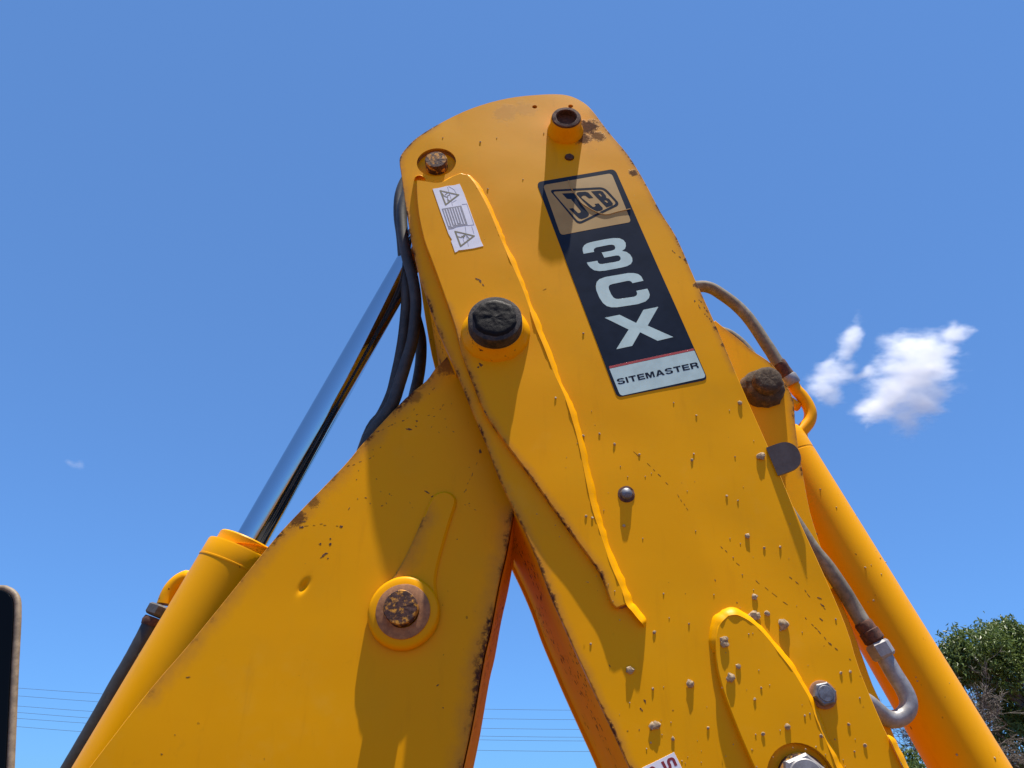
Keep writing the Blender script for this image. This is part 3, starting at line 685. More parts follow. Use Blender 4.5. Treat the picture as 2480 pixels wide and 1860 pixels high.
J = Z4([(640, 549), (745, 543), (862, 539), (905, 600), (925, 640), (1150, 925), (1158, 950), (1140, 985), (1090, 1012), (1015, 1035), (965, 1022), (775, 838), (852, 828), (940, 915), (968, 922), (998, 905), (996, 875), (812, 660), (735, 652)])
C = Z4([(912, 560), (925, 533), (960, 522), (1085, 515), (1140, 530), (1238, 632), (1158, 642), (1085, 590), (1050, 588), (1012, 605), (1015, 632), (1225, 800), (1250, 806), (1275, 795), (1285, 775), (1262, 750), (1340, 738), (1420, 828), (1418, 858), (1385, 875), (1290, 895), (1232, 872), (1120, 770)])
Bl = Z4([(1195, 508), (1365, 495), (1420, 515), (1478, 590), (1490, 635), (1540, 650), (1612, 738), (1610, 770), (1580, 785), (1492, 815), (1300, 620)])
Bh1 = Z4([(1330, 556), (1365, 548), (1410, 600), (1385, 608)]); Bh2 = Z4([(1440, 688), (1480, 676), (1530, 715), (1500, 728)])
flat('letter', [J], Y2, 'navy', decal); flat('letter', [C], Y2, 'navy', decal); flat('letter', [Bl], Y2, 'navy', decal, holes=[Bh1, Bh2])
Z3 = lambda pts: zoomed(1350, 560, 0.18083, pts)
three = Z3([(350, 306), (338, 265), (338, 225), (360, 190), (400, 165), (470, 145), (640, 110), (750, 94), (830, 96), (885, 120), (912, 155), (917, 200), (905, 235), (865, 265), (925, 278), (970, 310), (1000, 355), (1005, 400), (985, 440), (930, 470), (850, 490), (640, 530), (560, 537), (490, 525), (440, 490), (410, 455), (393, 422), (535, 398), (545, 425), (565, 440), (600, 442), (780, 412), (830, 398), (848, 375), (842, 345), (820, 328), (790, 326), (627, 357), (592, 288), (730, 262), (768, 245), (775, 220), (762, 192), (730, 182), (690, 185), (520, 220), (490, 240), (486, 262), (492, 280)])
cee = Z3([(1152, 666), (1120, 605), (1080, 575), (1020, 562), (950, 562), (640, 615), (560, 645), (525, 685), (514, 735), (520, 790), (560, 890), (610, 965), (660, 1005), (720, 1022), (800, 1022), (1080, 980), (1180, 945), (1225, 900), (1236, 855), (1222, 810), (1203, 773), (1055, 802), (1068, 835), (1060, 862), (1030, 880), (820, 910), (780, 908), (750, 890), (720, 850), (690, 780), (685, 745), (700, 722), (740, 708), (930, 668), (965, 666), (990, 678), (1004, 698)])
ex = Z3([(632, 1163), (832, 1123), (1054, 1234), (1150, 1058), (1350, 1018), (1207, 1270), (1550, 1425), (1340, 1475), (1105, 1358), (1000, 1542), (787, 1587), (953, 1322)])
for g in (three, cee, ex): flat('letter', [g], Y1, 'pale', decal)
ZS = lambda pts: zoomed(1440, 820, 0.13562, pts)
flat('red_stripe', [ZS([(255, 500), (1762, 184), (1775, 220), (262, 540)])], Y1, 'red', decal)
flat('pale_panel', [rounded(ZS([(264, 545), (1778, 224), (1990, 700), (460, 1030)]), [1, 1, 9, 9])], Y1, 'pale', decal)
# the word on the pale panel, letter by letter on a 2D grid of its own
GL = {'S': [[(1, .78), (.88, .93), (.7, 1), (.3, 1), (.1, .92), (0, .74), (.08, .56), (.3, .47), (.68, .4), (.72, .3), (.62, .2), (.35, .2), (.25, .3), (.0, .3), (.1, .08), (.3, 0), (.72, 0), (.92, .08), (1, .28), (.93, .46), (.72, .56), (.34, .62), (.28, .7), (.36, .8), (.64, .8), (.73, .74)]],
      'I': [[(0, 0), (1, 0), (1, 1), (0, 1)]],
      'T': [[(.36, 0), (.64, 0), (.64, .78), (1, .78), (1, 1), (0, 1), (0, .78), (.36, .78)]],
      'E': [[(0, 0), (1, 0), (1, .21), (.28, .21), (.28, .4), (.95, .4), (.95, .6), (.28, .6), (.28, .79), (1, .79), (1, 1), (0, 1)]],
      'M': [[(0, 0), (.21, 0), (.21, .68), (.42, 0), (.58, 0), (.79, .68), (.79, 0), (1, 0), (1, 1), (.68, 1), (.5, .42), (.32, 1), (0, 1)]],
      'A': [[(0, 0), (.26, 0), (.33, .2), (.67, .2), (.74, 0), (1, 0), (.64, 1), (.36, 1)], [(.39, .38), (.61, .38), (.5, .72)]],
      'R': [[(0, 0), (.26, 0), (.26, .36), (.55, .36), (.72, .3), (.74, 0), (1, 0), (.98, .32), (.86, .46), (.98, .6), (.98, .82), (.85, .97), (.7, 1), (0, 1)], [(.26, .57), (.62, .57), (.71, .64), (.71, .74), (.62, .8), (.26, .8)]]}
word = [('S', 1.0), ('I', .26), ('T', .95), ('E', .92), ('M', 1.12), ('A', 1.12), ('S', 1.0), ('T', .95), ('E', .92), ('R', 1.0)]
tot = sum(x for _, x in word) + 0.16 * 9
o0 = Vector(ZS([(420, 828)])[0]); ux = Vector(ZS([(1862, 526)])[0]) - o0; uy = Vector(ZS([(385, 728)])[0]) - o0
cur = 0.0
for ch, wd in word:
    gl = [[tuple(o0 + ux * ((cur + u * wd) / tot) + uy * v) for u, v in ring] for ring in GL[ch]]
    flat('letter', [gl[0]], Y2, 'navy', decal, holes=gl[1:])
    cur += wd + 0.16
# lifted crease across the emblem
cr = Z4([(760, 290), (840, 480), (935, 600), (1010, 720), (1130, 800), (1250, 870), (1400, 930), (1520, 940), (1700, 890), (1950, 835)])
q = MB(); q.tube(smooth_line([P(x, y, YD - 0.0015) for x, y in cr], 3), 0.0011, 6); q.build('decal_crease', M['gold'], decal)

# warning sticker
ZW = lambda pts: zoomed(1000, 420, 0.1326, pts)
YW = YRE - 0.0007
warn = flat('warning_sticker', [ZW([(370, 355), (500, 335), (640, 300), (760, 290), (860, 265), (930, 420), (1010, 640), (1110, 920), (1190, 1130), (1240, 1290), (1290, 1395), (1100, 1440), (900, 1470), (840, 1475), (815, 1500), (775, 1515), (745, 1420), (705, 1310), (720, 1280), (660, 1180), (600, 1010), (520, 790), (440, 560)])], YW, 'white', root, t=0.0012)
warn['label'] = 'cracked white warning sticker with two triangles'
YW1 = YW - 0.00018
def tri(name, cs, wdt):
    o_ = rounded(ZW(cs), 3.2); c_ = sum((Vector(p) for p in cs), Vector((0, 0))) / 3
    i_ = rounded(ZW([tuple(c_ + (Vector(p) - c_) * (1 - wdt)) for p in cs]), 2.2)
    flat(name, [o_], YW1, 'olive', warn, holes=[i_])
tri('warning_triangle', [(488, 372), (868, 460), (600, 668)], 0.26); tri('warning_triangle', [(757, 1116), (1150, 1208), (872, 1426)], 0.26)
def strokes(name, lines, wdt, mat, parent, Y):
    q = MB()
    for ln in lines:
        for a, b in zip(ln[:-1], ln[1:]):
            a_ = Vector(a); b_ = Vector(b); t = (b_ - a_).normalized(); nr = Vector((-t.y, t.x)) * wdt / 2
            q.plate([Q(*tuple(v), YD) for v in (a_ + nr, b_ + nr, b_ - nr, a_ - nr)], Y, 0.0002, relief=relief_d, grid=0, bevel=0.00005, back=False)
    return q.build(name, M[mat], parent, smooth=False)
strokes('pictogram', [ZW([(545, 435), (575, 485), (650, 515)]), ZW([(590, 470), (640, 430)]), ZW([(630, 490), (685, 455)]), ZW([(640, 530), (650, 590)]), ZW([(640, 545), (690, 580)])], 2.0, 'olive', warn, YW1)
strokes('pictogram', [ZW([(825, 1225), (890, 1245), (940, 1200), (990, 1190)]), ZW([(895, 1215), (940, 1255)]), ZW([(985, 1205), (1035, 1265)]), ZW([(930, 1230), (960, 1215)])], 2.0, 'olive', warn, YW1)
flat('text_block', [ZW([(535, 718), (890, 658), (1010, 1020), (800, 1055), (740, 1085), (662, 1096)])], YW1, 'grey_print', warn)
tl = []
for i in range(7):
    u = 0.08 + i * 0.13
    a_ = Vector((535, 718)).lerp(Vector((890, 658)), u); b_ = Vector((662, 1096)).lerp(Vector((1010, 1020)), u)
    tl.append(ZW([tuple(a_.lerp(b_, 0.06)), tuple(a_.lerp(b_, rnd.uniform(0.7, 0.95)))]))
strokes('text_line', tl, 2.2, 'white', warn, YW1 - 0.00012)
strokes('crack', [ZW([(640, 320), (700, 520), (730, 660)]), ZW([(660, 310), (760, 370), (800, 440)]), ZW([(900, 640), (990, 630), (1120, 1010), (1000, 1025)]), ZW([(960, 1040), (980, 1180), (1020, 1400)]), ZW([(730, 600), (800, 560)]), ZW([(920, 1260), (950, 1350)]), ZW([(1080, 1040), (1120, 1170)])], 0.9, 'grey_print', warn, YW1)

# corner of the white number sticker
ZN = lambda pts: zoomed(1540, 1800, 0.07233, pts)
num = flat('number_sticker', [[ZN([(200, 825)])[0], ZN([(640, 620)])[0], ZN([(1275, 300)])[0], ZN([(1540, 830)])[0], (1700, 1990), (1600, 2040)]], YD - 0.0006, 'white', root, t=0.0008)
num['label'] = 'white sticker with dark red digits'
def thick(name, pts, wdt, Y, mat, parent):
    L_, R_ = stroke(smooth_line(pts, 4, corner=50), wdt); flat(name, [L_ + R_[::-1]], Y, mat, parent)
thick('digit', [Vector(p) for p in ZN([(878, 612), (960, 770), (1010, 860), (1090, 880), (1150, 830), (1135, 740), (1085, 630), (1105, 550), (1185, 515), (1255, 555), (1345, 755)])], 7.0, YD - 0.0008, 'darkred', num)
thick('digit', [Vector(p) for p in ZN([(470, 1000), (450, 880), (540, 815), (630, 870), (690, 1000)])], 7.0, YD - 0.0008, 'darkred', num)

# ------------------------------------------------------------------ chips, scratches, dried mud
def chips(name, items, Y, relief, mat, parent):
    q = MB()
    for px, py, ln, wd, an in items:
        n = 11; pts = []; ln *= 0.85; wd *= 0.7; ca, sa = math.cos(R(an)), math.sin(R(an)); sd = px * 0.37 + py * 0.11
        for k in range(n):
            t = 2 * math.pi * k / n; g = 0.35 + 0.8 * rnd.random()
            u, v = math.cos(t) * ln / 2 * g, math.sin(t) * wd / 2 * g
            pts.append((px + u * ca - v * sa, py + u * sa + v * ca))
        q.plate([Q(x, y, Y) for x, y in pts], Y - 0.00022, 0.0002, relief=relief, grid=0, bevel=0.0001, back=False)
    return tag(q.build(name, M[mat], parent, smooth=False), kind='stuff')
def scratch(pts, n, wd):
    """chips strung along a scratch"""
    l = [Vector(p) for p in pts]; res = []
    for a, b in zip(l[:-1], l[1:]):
        d = b - a; an = math.degrees(math.atan2(d.y, d.x)); k = max(2, int(d.length / n))
        for i in range(k):
            if rnd.random() < 0.72:
                p = a + d * ((i + rnd.random()) / k); res.append((p.x + rnd.uniform(-1.5, 1.5), p.y + rnd.uniform(-1.5, 1.5), d.length / k * rnd.uniform(0.5, 1.1), wd * rnd.uniform(0.5, 1.2), an + rnd.uniform(-6, 6)))
    return res
Z5 = lambda pts: zoomed(1600, 1200, 0.3978, pts)
dc = []
dc += scratch(Z5([(760, 470), (840, 530), (930, 630), (1000, 690)]), 14, 4) + scratch(Z5([(870, 730), (960, 820), (1060, 930), (1200, 1030)]), 12, 4) + scratch(Z5([(350, 290), (430, 370), (520, 460), (650, 570), (790, 670)]), 18, 2.2)
dc += scratch(zoomed(1250, 380, .3737, [(1000, 595), (1060, 650), (1110, 690), (1150, 730)]), 8, 4) + scratch(zoomed(1250, 380, .3737, [(1145, 920), (1200, 990), (1260, 1060), (1310, 1110)]), 8, 6) + scratch(zoomed(1250, 380, .3737, [(1180, 920), (1240, 1000), (1310, 1090)]), 9, 4)
dc += scratch(zoomed(1000, 1000, .3165, [(1670, 275), (1760, 350), (1880, 470), (2020, 620), (2120, 770)]), 14, 2.5)
dc += [(1978, 1360, 16, 4, 60), (1990, 1500, 22, 6, 40), (1985, 1448, 14, 5, 20), (1992, 1465, 16, 5, 35), (1562, 1698, 18, 9, 65), (1553, 1718, 14, 8, 60), (1577, 1768, 5, 5, 0), (1520, 1770, 5, 4, 0), (1548, 1768, 4, 8, 0), (1630, 1720, 5, 4, 0), (1948, 1797, 14, 4, 0), (1956, 1807, 6, 6, 0), (1476, 1612, 4, 14, -30), (1785, 1459, 6, 4, 30), (1732, 1405, 4, 10, -20), (1320, 700, 14, 3, -20), (1256, 695, 4, 24, 0), (1322, 1178, 10, 4, 10), (1318, 1168, 8, 3, 30), (1250, 1094, 7, 10, 0), (1258, 1095, 6, 9, 20)]
dc += [(rnd.gauss(1700, 15), rnd.gauss(650, 25), rnd.uniform(4, 10), rnd.uniform(3, 5), rnd.uniform(30, 80)) for _ in range(9)]
chips('paint_chips', [c_ for c_ in dc if inside(Q(c_[0], c_[1], YD), inset(dip_out, 0.003))], YD, relief_d, 'chip', dipper)
rc = [(1163, 682, 20, 10, 50), (1155, 676, 12, 6, 20), (1170, 690, 10, 6, 60), (1165, 885, 18, 12, 40), (1158, 890, 10, 6, 0), (1175, 998, 10, 6, 60), (1178, 1005, 6, 5, 0), (1300, 1245, 5, 4, 0), (1355, 1300, 5, 4, 0), (1345, 1272, 4, 4, 0), (1424, 1410, 6, 4, 0)]
chips('paint_chips', rc, YRE, relief_d, 'chip', dipper)
bc = [(1163, 1094, 10, 16, 10), (1050, 1202, 16, 8, -5), (1072, 1206, 12, 10, 50), (1095, 1212, 8, 8, 60), (1034, 1192, 18, 6, 25), (826, 1275, 10, 10, 0), (730, 1277, 14, 10, 0), (735, 1263, 20, 5, 5), (785, 1344, 32, 9, -32), (800, 1318, 8, 18, 25), (776, 1318, 10, 9, 0), (794, 1352, 8, 4, -20), (990, 1040, 20, 10, 10), (1010, 1020, 8, 8, 0), (912, 1160, 6, 4, 30), (1200, 1435, 6, 30, 8), (1195, 1460, 5, 18, 8), (1181, 1530, 5, 16, 8), (1175, 1570, 7, 14, 0), (1160, 1640, 5, 18, 8), (1165, 1702, 6, 12, 0), (1073, 1714, 4, 8, -10), (1060, 1660, 12, 5, -40), (866, 1208, 4, 4, 0), (1107, 1306, 4, 4, 0), (455, 1640, 14, 6, -10), (424, 1780, 6, 4, 0), (392, 1826, 8, 5, 0), (800, 1305, 6, 6, 0), (925, 1225, 10, 5, -20), (845, 1232, 10, 4, -60)]
bc += scratch([(735, 1273), (780, 1270), (822, 1273)], 12, 2) + scratch(zoomed(1000, 1000, .3165, [(515, 300), (490, 390), (440, 500), (390, 620)]), 10, 3.5) + scratch(zoomed(850, 1080, .3738, [(560, 520), (535, 650), (510, 720), (440, 750)]), 8, 3) + scratch(zoomed(850, 1080, .3738, [(690, 360), (760, 385), (850, 440)]), 12, 3)
bc += scratch(zoomed(500, 1000, .2713, [(1500, 180), (1700, 90), (1900, 10)]), 9, 4) + scratch(zoomed(500, 1000, .2713, [(1250, 480), (1400, 430), (1540, 370)]), 12, 3)
bc += [(rnd.gauss(1040, 40), rnd.gauss(990, 40), rnd.uniform(3, 9), rnd.uniform(2, 4), rnd.uniform(-60, 60)) for _ in range(26)]
bc += [(rnd.uniform(860, 1150), rnd.uniform(1080, 1240), rnd.uniform(3, 7), rnd.uniform(2, 4), rnd.uniform(-60, 60)) for _ in range(16)]
bc = [c_ for c_ in bc if inside(Q(c_[0], c_[1], YB), inset(boom_out, 0.004))]
chips('paint_chips', bc, YB, relief_b, 'chip', boom)
mud = MB()
big = Z5([(530, 245), (632, 318), (728, 312), (570, 618), (565, 735), (585, 730), (650, 718), (745, 785), (730, 820), (172, 782), (380, 880), (385, 905), (472, 1042), (425, 1110), (180, 1147), (612, 1172), (572, 1240), (1030, 1168), (908, 1328), (770, 1408), (288, 1415), (578, 1455), (622, 1450), (882, 1545), (876, 1340), (1097, 1080), (1153, 1072), (1212, 1232), (1244, 1520), (1180, 1558), (975, 1465), (1048, 1275), (1145, 1392), (1067, 752)]) 
big += zoomed(1600, 600, .392, [(490, 958), (618, 1290), (460, 1290), (193, 1310), (408, 1532), (478, 1560), (205, 1272), (80, 958), (220, 1035)])
big += zoomed(1000, 1400, .3165, [(1660, 705), (2112, 352), (2122, 810), (1918, 120), (1835, 848), (1860, 1125), (1830, 1132), (1820, 1260), (1990, 1230), (1360, 505), (1845, 415)])
big += zoomed(900, 180, .3165, [(545, 487), (832, 520), (958, 487), (1318, 450), (1158, 805), (890, 880)]) + zoomed(900, 600, .3165, [(1620, 655), (1622, 1435), (1742, 1425), (1860, 1500), (2048, 1582), (1408, 1148)]) + zoomed(1000, 1000, .3165, [(1305, 175), (1428, 158), (1543, 238), (2135, 362), (2150, 310), (1325, 790), (1372, 802), (1615, 865)])
sz = {0: 7, 3: 7, 4: 12, 5: 8, 6: 7, 7: 13, 10: 9, 11: 9, 12: 6, 13: 10, 14: 9, 19: 7, 35: 11, 34: 7, 43: 10, 45: 9, 48: 9, 49: 8}
okp = ins
for i, (x, y) in enumerate(big):
    if not inside(Q(x, y, YD), dip_out): continue
    s_ = sz.get(i, rnd.choice([3.2, 4, 4.5, 5.5, 6.5]) if i < 34 else rnd.choice([3.5, 4.5, 5.5, 7])) * (0.0006 if i in sz else 0.00042)
    pq = Q(x, y, YD)
    Ys = YRE if inside(pq, re_out) else (YO if inside(pq, o_out) else YD)
    p = P(x, y, Ys); yy = Ys + relief_d(p.x, p.z)
    for j in range(1 if s_ < 0.003 else 3):
        mud.lump((p.x + rnd.uniform(-1, 1) * s_ * 0.8 * (j > 0), yy - s_ * 0.3, p.z + rnd.uniform(-1, 1) * s_ * 0.6 * (j > 0)), s_ * (1 if j == 0 else rnd.uniform(.4, .7)), i * 3.7 + j, 0.5)
cnt = 0
while cnt < 80:                                       # fine spatter, denser low on the arm
    x = rnd.uniform(1350, 2180); y = 1860 - 960 * rnd.random() ** 1.7
    pq = Q(x, y, YD)
    if not inside(pq, ins): continue
    Ys = YRE if inside(pq, re_out) else (YO if inside(pq, o_out) else YD)
    p = P(x, y, Ys); s_ = rnd.choice([0.0005, 0.0006, 0.0007, 0.0009, 0.0011]); cnt += 1
    if inside(pq, [Q(*q_, YD) for q_ in ((1299, 442), (1489, 409), (1714, 920), (1495, 963))]): continue
    mud.lump((p.x, Ys + relief_d(p.x, p.z) - s_ * 0.3, p.z), s_, cnt * 1.3, 0.5)
tag(mud.build('mud_specks', M['mud'], dipper), kind='stuff')
md = MB()                                              # specks on the round barrel
dB = dirv; side = dB.cross(Vector((0, 1, 0))).normalized()
for k in range(34):
    s_ = rnd.uniform(0.12, 0.95); th = rnd.uniform(-1.2, 1.35); nrm_ = (Vector((0, -1, 0)) * math.cos(th) + side * math.sin(th)).normalized()
    p = A + dB * s_ + nrm_ * rb; md.lump(p, rnd.choice([0.0008, 0.001, 0.0014, 0.002]), k, 0.8)
tag(md.build('mud_specks', M['mud'], bram), kind='stuff')

# ------------------------------------------------------------------ cab mirror at the left
YMI = 1.12
mo = [(-300, 1440), (-286, 1424), (-150, 1420), (0, 1419), (25, 1422), (42, 1433), (50, 1450), (51, 1480), (50, 1511), (44, 1622), (39, 1733), (33, 1859), (28, 1960), (10, 2000), (-30, 2010), (-280, 2010), (-310, 1980)]
m_out = ccw(smooth_line([Q(x - 8, y + 6, YMI) for x, y in mo], 4, closed=True))
q = MB(); q.plate(inset(m_out, 0.005), YMI - 0.002, 0.018, grid=0, bevel=0.001); mir = q.build('mirror', M['dark_steel'], root); mir['label'] = 'dark mirror in a worn beige rim'
q = MB(); q.tube([(p.x, YMI, p.y) for p in m_out] + [(m_out[0].x, YMI, m_out[0].y)], 0.0050, 16, caps=False); q.build('mirror_rim', M['beige'], mir)
q = MB(); q.plate(inset(m_out, 0.004), YMI - 0.006, 0.003, grid=0, bevel=0.0005); q.build('mirror_glass', M['glass'], mir)

# ------------------------------------------------------------------ overhead wires
ym = plain_mat('wire', (0.05, 0.06, 0.08), 0.6)
YWI = 45.0
names = ['topmost', 'second highest', 'third highest', 'fourth highest', 'fifth highest', 'lowest']
mids = [1719, 1742, 1765.5, 1784.5, 1793.5, 1819]; lefts = [1674, 1693.5, 1718, 1734, 1747.5, 1768.5]
for i in range(6):
    pts = []
    # a parabola through (150, left), (1280, mid) with a slope of 0.012 at x = 1280
    s0 = 0.012; a2 = (lefts[i] - mids[i] - s0 * (150 - 1280)) / (150 - 1280) ** 2
    for k in range(41):
        x = -1400 + 5200 * k / 40; y = mids[i] + s0 * (x - 1280) + a2 * (x - 1280) ** 2
        pts.append(P(x, min(y, 1900) if True else y, YWI))
    q = MB(); q.tube(pts, 0.008, 6)
    o = q.build('power_line', ym)
    tag(o, f'thin dark overhead wire, {names[i]} of the six strung low across the sky', 'wire', 'overhead wires')

# ------------------------------------------------------------------ trees
def leaf_mat(name, c1, c2, c3):
    m, n, b = newmat(name); pos = n.nodes.new('ShaderNodeNewGeometry').outputs['Position']
    f = noise_n(n, pos, 9, 2); g = noise_n(n, pos, 1.3, 2)
    c = mixc(n, ramp(n, f, 0.35, 0.65), c1, c2); c = mixc(n, math_n(n, 'MULTIPLY', ramp(n, g, 0.45, 0.7), 0.5), c, c3)
    n.links.new(c, b.inputs['Base Color']); b.inputs['Roughness'].default_value = 0.45
    tr = n.nodes.new('ShaderNodeBsdfTranslucent'); n.links.new(c, tr.inputs[0]); mx = n.nodes.new('ShaderNodeMixShader'); mx.inputs[0].default_value = 0.3
    n.links.new(b.outputs[0], mx.inputs[1]); n.links.new(tr.outputs[0], mx.inputs[2]); n.links.new(mx.outputs[0], n.nodes['Material Output'].inputs[0])
    return m
M['leaf'] = leaf_mat('leaf', (0.085, 0.130, 0.022), (0.13, 0.185, 0.036), (0.17, 0.20, 0.07))
M['leaf2'] = leaf_mat('shrub_leaf', (0.075, 0.12, 0.02), (0.10, 0.15, 0.03), (0.13, 0.16, 0.05))
M['bark'] = rough_mat('bark', (0.16, 0.13, 0.10), (0.08, 0.065, 0.05), 12, 0.95, 0.02)
M['deadwood'] = rough_mat('dead_wood', (0.16, 0.13, 0.105), (0.08, 0.065, 0.052), 15, 0.95, 0.01)
def limb(q, a, b, r0, r1, n=6, wob=0.08, seg=6):
    a = Vector(a); b = Vector(b); L_ = (b - a).length; pts = []
    for k in range(seg + 1):
        t = k / seg; p = a.lerp(b, t); j = wob * L_ * math.sin(math.pi * t)
        pts.append(p + Vector((rnd.uniform(-1, 1), rnd.uniform(-1, 1), rnd.uniform(-.5, .8))) * j * 0.5)
    q.tube(pts, [r0 + (r1 - r0) * k / seg for k in range(seg + 1)], n); return pts
def leafy(root_p, lobes, leaf_len, n_cl, per, mat, trunk_r, label, cat, name):
    """lobes: (centre, radius vector)"""
    t = bpy.data.objects.new(name, None); t.location = root_p; col.objects.link(t); tag(t, label, cat)
    q = MB(); hub = Vector((root_p.x, root_p.y, lobes[0][0].z - lobes[0][1].z * 0.9))
    limb(q, root_p - Vector((0, 0, 0.1)), hub, trunk_r, trunk_r * 0.65, 10)
    for c_, r_ in lobes:
        p_ = limb(q, hub, c_, trunk_r * 0.5, trunk_r * 0.15, 6)
        for _ in range(5):
            d_ = Vector((rnd.gauss(0, 1), rnd.gauss(0, 1), rnd.gauss(0.3, .8))).normalized()
            limb(q, p_[4], c_ + Vector((d_.x * r_.x, d_.y * r_.y, d_.z * r_.z)) * 0.85, trunk_r * 0.15, 0.008, 5)
    q.build('trunk', M['bark'], t)
    vs_ = []; fs = []
    for _ in range(n_cl):
        c_, r_ = rnd.choice(lobes)
        d_ = Vector((rnd.gauss(0, 1), rnd.gauss(0, 1), rnd.gauss(0, 1))).normalized() * (rnd.random() ** 0.28)
        cc = c_ + Vector((d_.x * r_.x, d_.y * r_.y, d_.z * r_.z)); cr_ = rnd.uniform(0.10, 0.30)
        tw = Vector((rnd.gauss(0, 1), rnd.gauss(0, 1), rnd.gauss(-0.4, .5))).normalized()
        for _ in range(per):
            p = cc + tw * rnd.uniform(-cr_, cr_) + Vector((rnd.gauss(0, .5), rnd.gauss(0, .5), rnd.gauss(0, .5))) * cr_ * 0.6
            ln = leaf_len * rnd.uniform(.6, 1.25)
            ax_ = Vector((rnd.gauss(0, .75), rnd.gauss(0, .75), rnd.gauss(-0.75, .5))).normalized()
            sd = ax_.cross(Vector((rnd.gauss(0, 1), rnd.gauss(0, 1), rnd.gauss(0, 1)))).normalized() * ln * 0.17
            nn = ax_.cross(sd).normalized() * ln * 0.10
            o_ = len(vs_)
            vs_ += [p, p + ax_ * ln * .45 + sd + nn, p + ax_ * ln - nn, p + ax_ * ln * .45 - sd + nn]
            fs += [[o_, o_ + 1, o_ + 2], [o_, o_ + 2, o_ + 3]]
    mesh_obj('crown', vs_, fs, M[mat], t, smooth=False)
    return t
TY = 18.0
def lobe(px, py, Y, rx, ry, rz): return (P(px, py, Y), Vector((rx, ry, rz)))
base = P(2560, 1860, TY); base.z = 0
leafy(base, [lobe(2500, 1640, TY, 1.15, 1.2, 1.05), lobe(2375, 1585, TY, 0.75, 0.8, 0.62), lobe(2440, 1560, TY + .3, 0.7, 0.8, 0.55), lobe(2610, 1570, TY, 1.0, 1.1, 0.9), lobe(2480, 1800, TY + .4, 1.0, 1.0, 0.8), lobe(2330, 1600, TY, 0.42, .5, 0.5), lobe(2650, 1750, TY, 1.2, 1.2, 1.0), lobe(2460, 1710, TY + .6, .75, .8, .7), lobe(2520, 1860, TY + .6, 1.0, 1.0, .7)], 0.125, 900, 42, 'leaf', 0.2, 'dense green leafy tree rising behind the bare grey branches', 'tree', 'leafy_tree')
base = P(2195, 1860, 15.0); base.z = 0
leafy(base, [lobe(2205, 1890, 15.0, 0.55, .6, .55), lobe(2160, 1930, 15.0, 0.6, .6, .5), lobe(2260, 1930, 15.2, 0.6, .6, .5)], 0.10, 150, 40, 'leaf2', 0.06, 'low green shrub seen between the dipper arm and the ram', 'shrub', 'leafy_shrub')
t = bpy.data.objects.new('dead_tree', None); bp_ = P(2300, 1860, 16.5); bp_.z = 0; t.location = bp_; col.objects.link(t)
tag(t, 'dead grey tree of bare tangled twigs in front of the leafy tree', 'tree')
q = MB(); tw = MB()
hub = P(2330, 1870, 16.5); limb(q, bp_ - Vector((0, 0, .1)), hub, 0.11, 0.08, 8)
def grow(a, d, L_, r, lvl):
    b_ = a + d * L_; pts = limb(q if lvl < 2 else tw, a, b_, r, r * 0.55, 5 if lvl < 2 else 3, 0.14, 4 if lvl < 3 else 2)
    if lvl >= 4: return
    for _ in range({0: 6, 1: 6, 2: 7, 3: 6}[lvl]):
        p = pts[rnd.randint(1, len(pts) - 1)]
        nd = (d * 0.9 + Vector((rnd.gauss(0, .75), rnd.gauss(0, .75), rnd.gauss(.02, .6)))).normalized()
        grow(p, nd, L_ * rnd.uniform(.38, .7), max(r * 0.45, 0.0045), lvl + 1)
for tgt in ((2330, 1640), (2395, 1660), (2160, 1690), (2460, 1760), (2230, 1740), (2380, 1800), (2360, 1690), (2310, 1690)):
    e_ = P(tgt[0], tgt[1] + 30, 16.5 + rnd.uniform(-.5, .5)); d_ = e_ - hub
    grow(hub, d_.normalized(), d_.length * 0.72, 0.045, 0)
q.build('trunk', M['deadwood'], t)
tag(tw.build('twigs', M['deadwood'], t), kind='stuff')

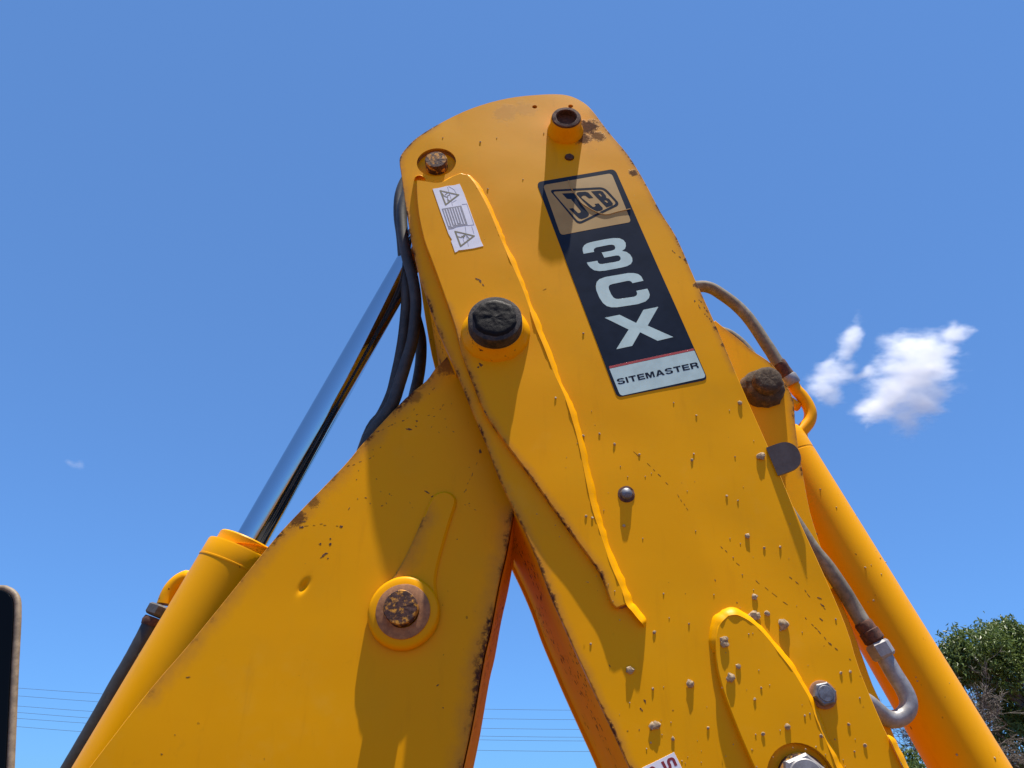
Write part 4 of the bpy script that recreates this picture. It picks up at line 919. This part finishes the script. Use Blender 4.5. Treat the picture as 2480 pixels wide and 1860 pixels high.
# ------------------------------------------------------------------ clouds: real volumes high above
def cloud(name, blobs, Y, dens, label, nscale=1.0, thr=0.0):
    """blobs in photo pixels: cx, cy, rx, ry, turn in degrees"""
    k = P(blobs[0][0] + 1, blobs[0][1], Y).x - P(blobs[0][0], blobs[0][1], Y).x       # metres per pixel there
    m = bpy.data.materials.new(name); m.use_nodes = True; n = m.node_tree; n.nodes.clear()
    out = n.nodes.new('ShaderNodeOutputMaterial'); vol = n.nodes.new('ShaderNodeVolumePrincipled'); n.links.new(vol.outputs[0], out.inputs['Volume'])
    vol.inputs['Color'].default_value = (1, 1, 1, 1); vol.inputs['Anisotropy'].default_value = 0.45
    pos = n.nodes.new('ShaderNodeNewGeometry').outputs['Position']
    wn = n.nodes.new('ShaderNodeTexNoise'); wn.inputs['Scale'].default_value = nscale / (60 * k); wn.inputs['Detail'].default_value = 3; n.links.new(pos, wn.inputs['Vector'])
    sb = n.nodes.new('ShaderNodeVectorMath'); sb.operation = 'SUBTRACT'; n.links.new(wn.outputs['Color'], sb.inputs[0]); sb.inputs[1].default_value = (.5, .5, .5)
    scl = n.nodes.new('ShaderNodeVectorMath'); scl.operation = 'SCALE'; n.links.new(sb.outputs[0], scl.inputs[0]); scl.inputs['Scale'].default_value = 42 * k
    wp = n.nodes.new('ShaderNodeVectorMath'); wp.operation = 'ADD'; n.links.new(pos, wp.inputs[0]); n.links.new(scl.outputs[0], wp.inputs[1])
    field = None; lo = Vector((1e9,) * 3); hi = -lo
    for cx, cy_, rx, ry, an in blobs:
        c_ = P(cx, cy_, Y); rz_ = ry * k * 1.12; rx_ = rx * k; ryd = 0.55 * (rx + ry) * k * 0.5 + 6 * k
        mp = n.nodes.new('ShaderNodeMapping'); mp.vector_type = 'TEXTURE'
        mp.inputs['Location'].default_value = c_; mp.inputs['Rotation'].default_value = (0, R(an), 0); mp.inputs['Scale'].default_value = (rx_, ryd, rz_)
        n.links.new(wp.outputs[0], mp.inputs['Vector'])
        ln = n.nodes.new('ShaderNodeVectorMath'); ln.operation = 'LENGTH'; n.links.new(mp.outputs[0], ln.inputs[0])
        v = math_n(n, 'SUBTRACT', 1.0, ln.outputs['Value'])
        if field is None: field = v
        else:
            x = n.nodes.new('ShaderNodeMath'); x.operation = 'SMOOTH_MAX'; n.links.new(field, x.inputs[0]); n.links.new(v, x.inputs[1]); x.inputs[2].default_value = 0.18; field = x.outputs[0]
        e_ = max(rx_, rz_) * 1.1 + 14 * k
        for i in range(3):
            ex = ryd * 1.2 + 12 * k if i == 1 else e_
            lo[i] = min(lo[i], c_[i] - ex); hi[i] = max(hi[i], c_[i] + ex)
    mpn = n.nodes.new('ShaderNodeMapping'); mpn.inputs['Rotation'].default_value = (0, R(38), 0); mpn.inputs['Scale'].default_value = (0.55, 1, 1.25); n.links.new(pos, mpn.inputs['Vector'])
    f1 = noise_n(n, mpn.outputs[0], nscale / (34 * k), 9, 0.64)
    field = math_n(n, 'ADD', field, math_n(n, 'MULTIPLY', math_n(n, 'SUBTRACT', f1, 0.52), 2.1))
    d = math_n(n, 'MULTIPLY', ramp(n, field, thr, thr + 0.9), dens / k)
    n.links.new(d, vol.inputs['Density'])
    # domain: a rounded box
    bm = bmesh.new(); bmesh.ops.create_cube(bm, size=1.0); bmesh.ops.bevel(bm, geom=bm.edges[:], offset=0.16, segments=2, affect='EDGES')
    me = bpy.data.meshes.new(name); bm.to_mesh(me); bm.free(); ctr = (lo + hi) / 2; ext = hi - lo
    for v in me.vertices: v.co = Vector((v.co.x * ext.x, v.co.y * ext.y, v.co.z * ext.z)) + ctr
    me.materials.append(m); o = bpy.data.objects.new(name, me); link(o); tag(o, label, 'cloud'); return o
ZC = lambda x, y, rx, ry, a: (1900 + x * .226, 740 + y * .226, rx * .28, ry * .28, a)
cloud('cloud', [ZC(1390, 720, 440, 300, -35), ZC(1250, 440, 300, 150, -18), ZC(1560, 500, 330, 190, -20), ZC(1820, 290, 210, 110, -30), ZC(1180, 960, 370, 230, -35), ZC(1420, 1000, 280, 230, -30), ZC(1000, 1090, 300, 110, -20), ZC(1290, 1210, 190, 150, -50), ZC(920, 1220, 170, 70, -20), ZC(1600, 950, 180, 110, -10)], 1500, 0.036, 'larger ragged white cloud, the widest patch of white in the sky')
cloud('cloud', [ZC(700, 400, 105, 270, 28), ZC(500, 620, 60, 130, 35), ZC(560, 720, 210, 130, -20), ZC(430, 880, 190, 160, -30), ZC(640, 680, 130, 90, 0), ZC(880, 730, 170, 60, -15)], 1900, 0.038, 'smaller two-lobed white cloud beside the larger one')
cloud('cloud', [(166, 1119, 15, 8, 10), (188, 1124, 14, 7, 15), (176, 1121, 20, 6, 5)], 2300, 0.010, 'tiny faint wisp of cloud alone in the clear blue')
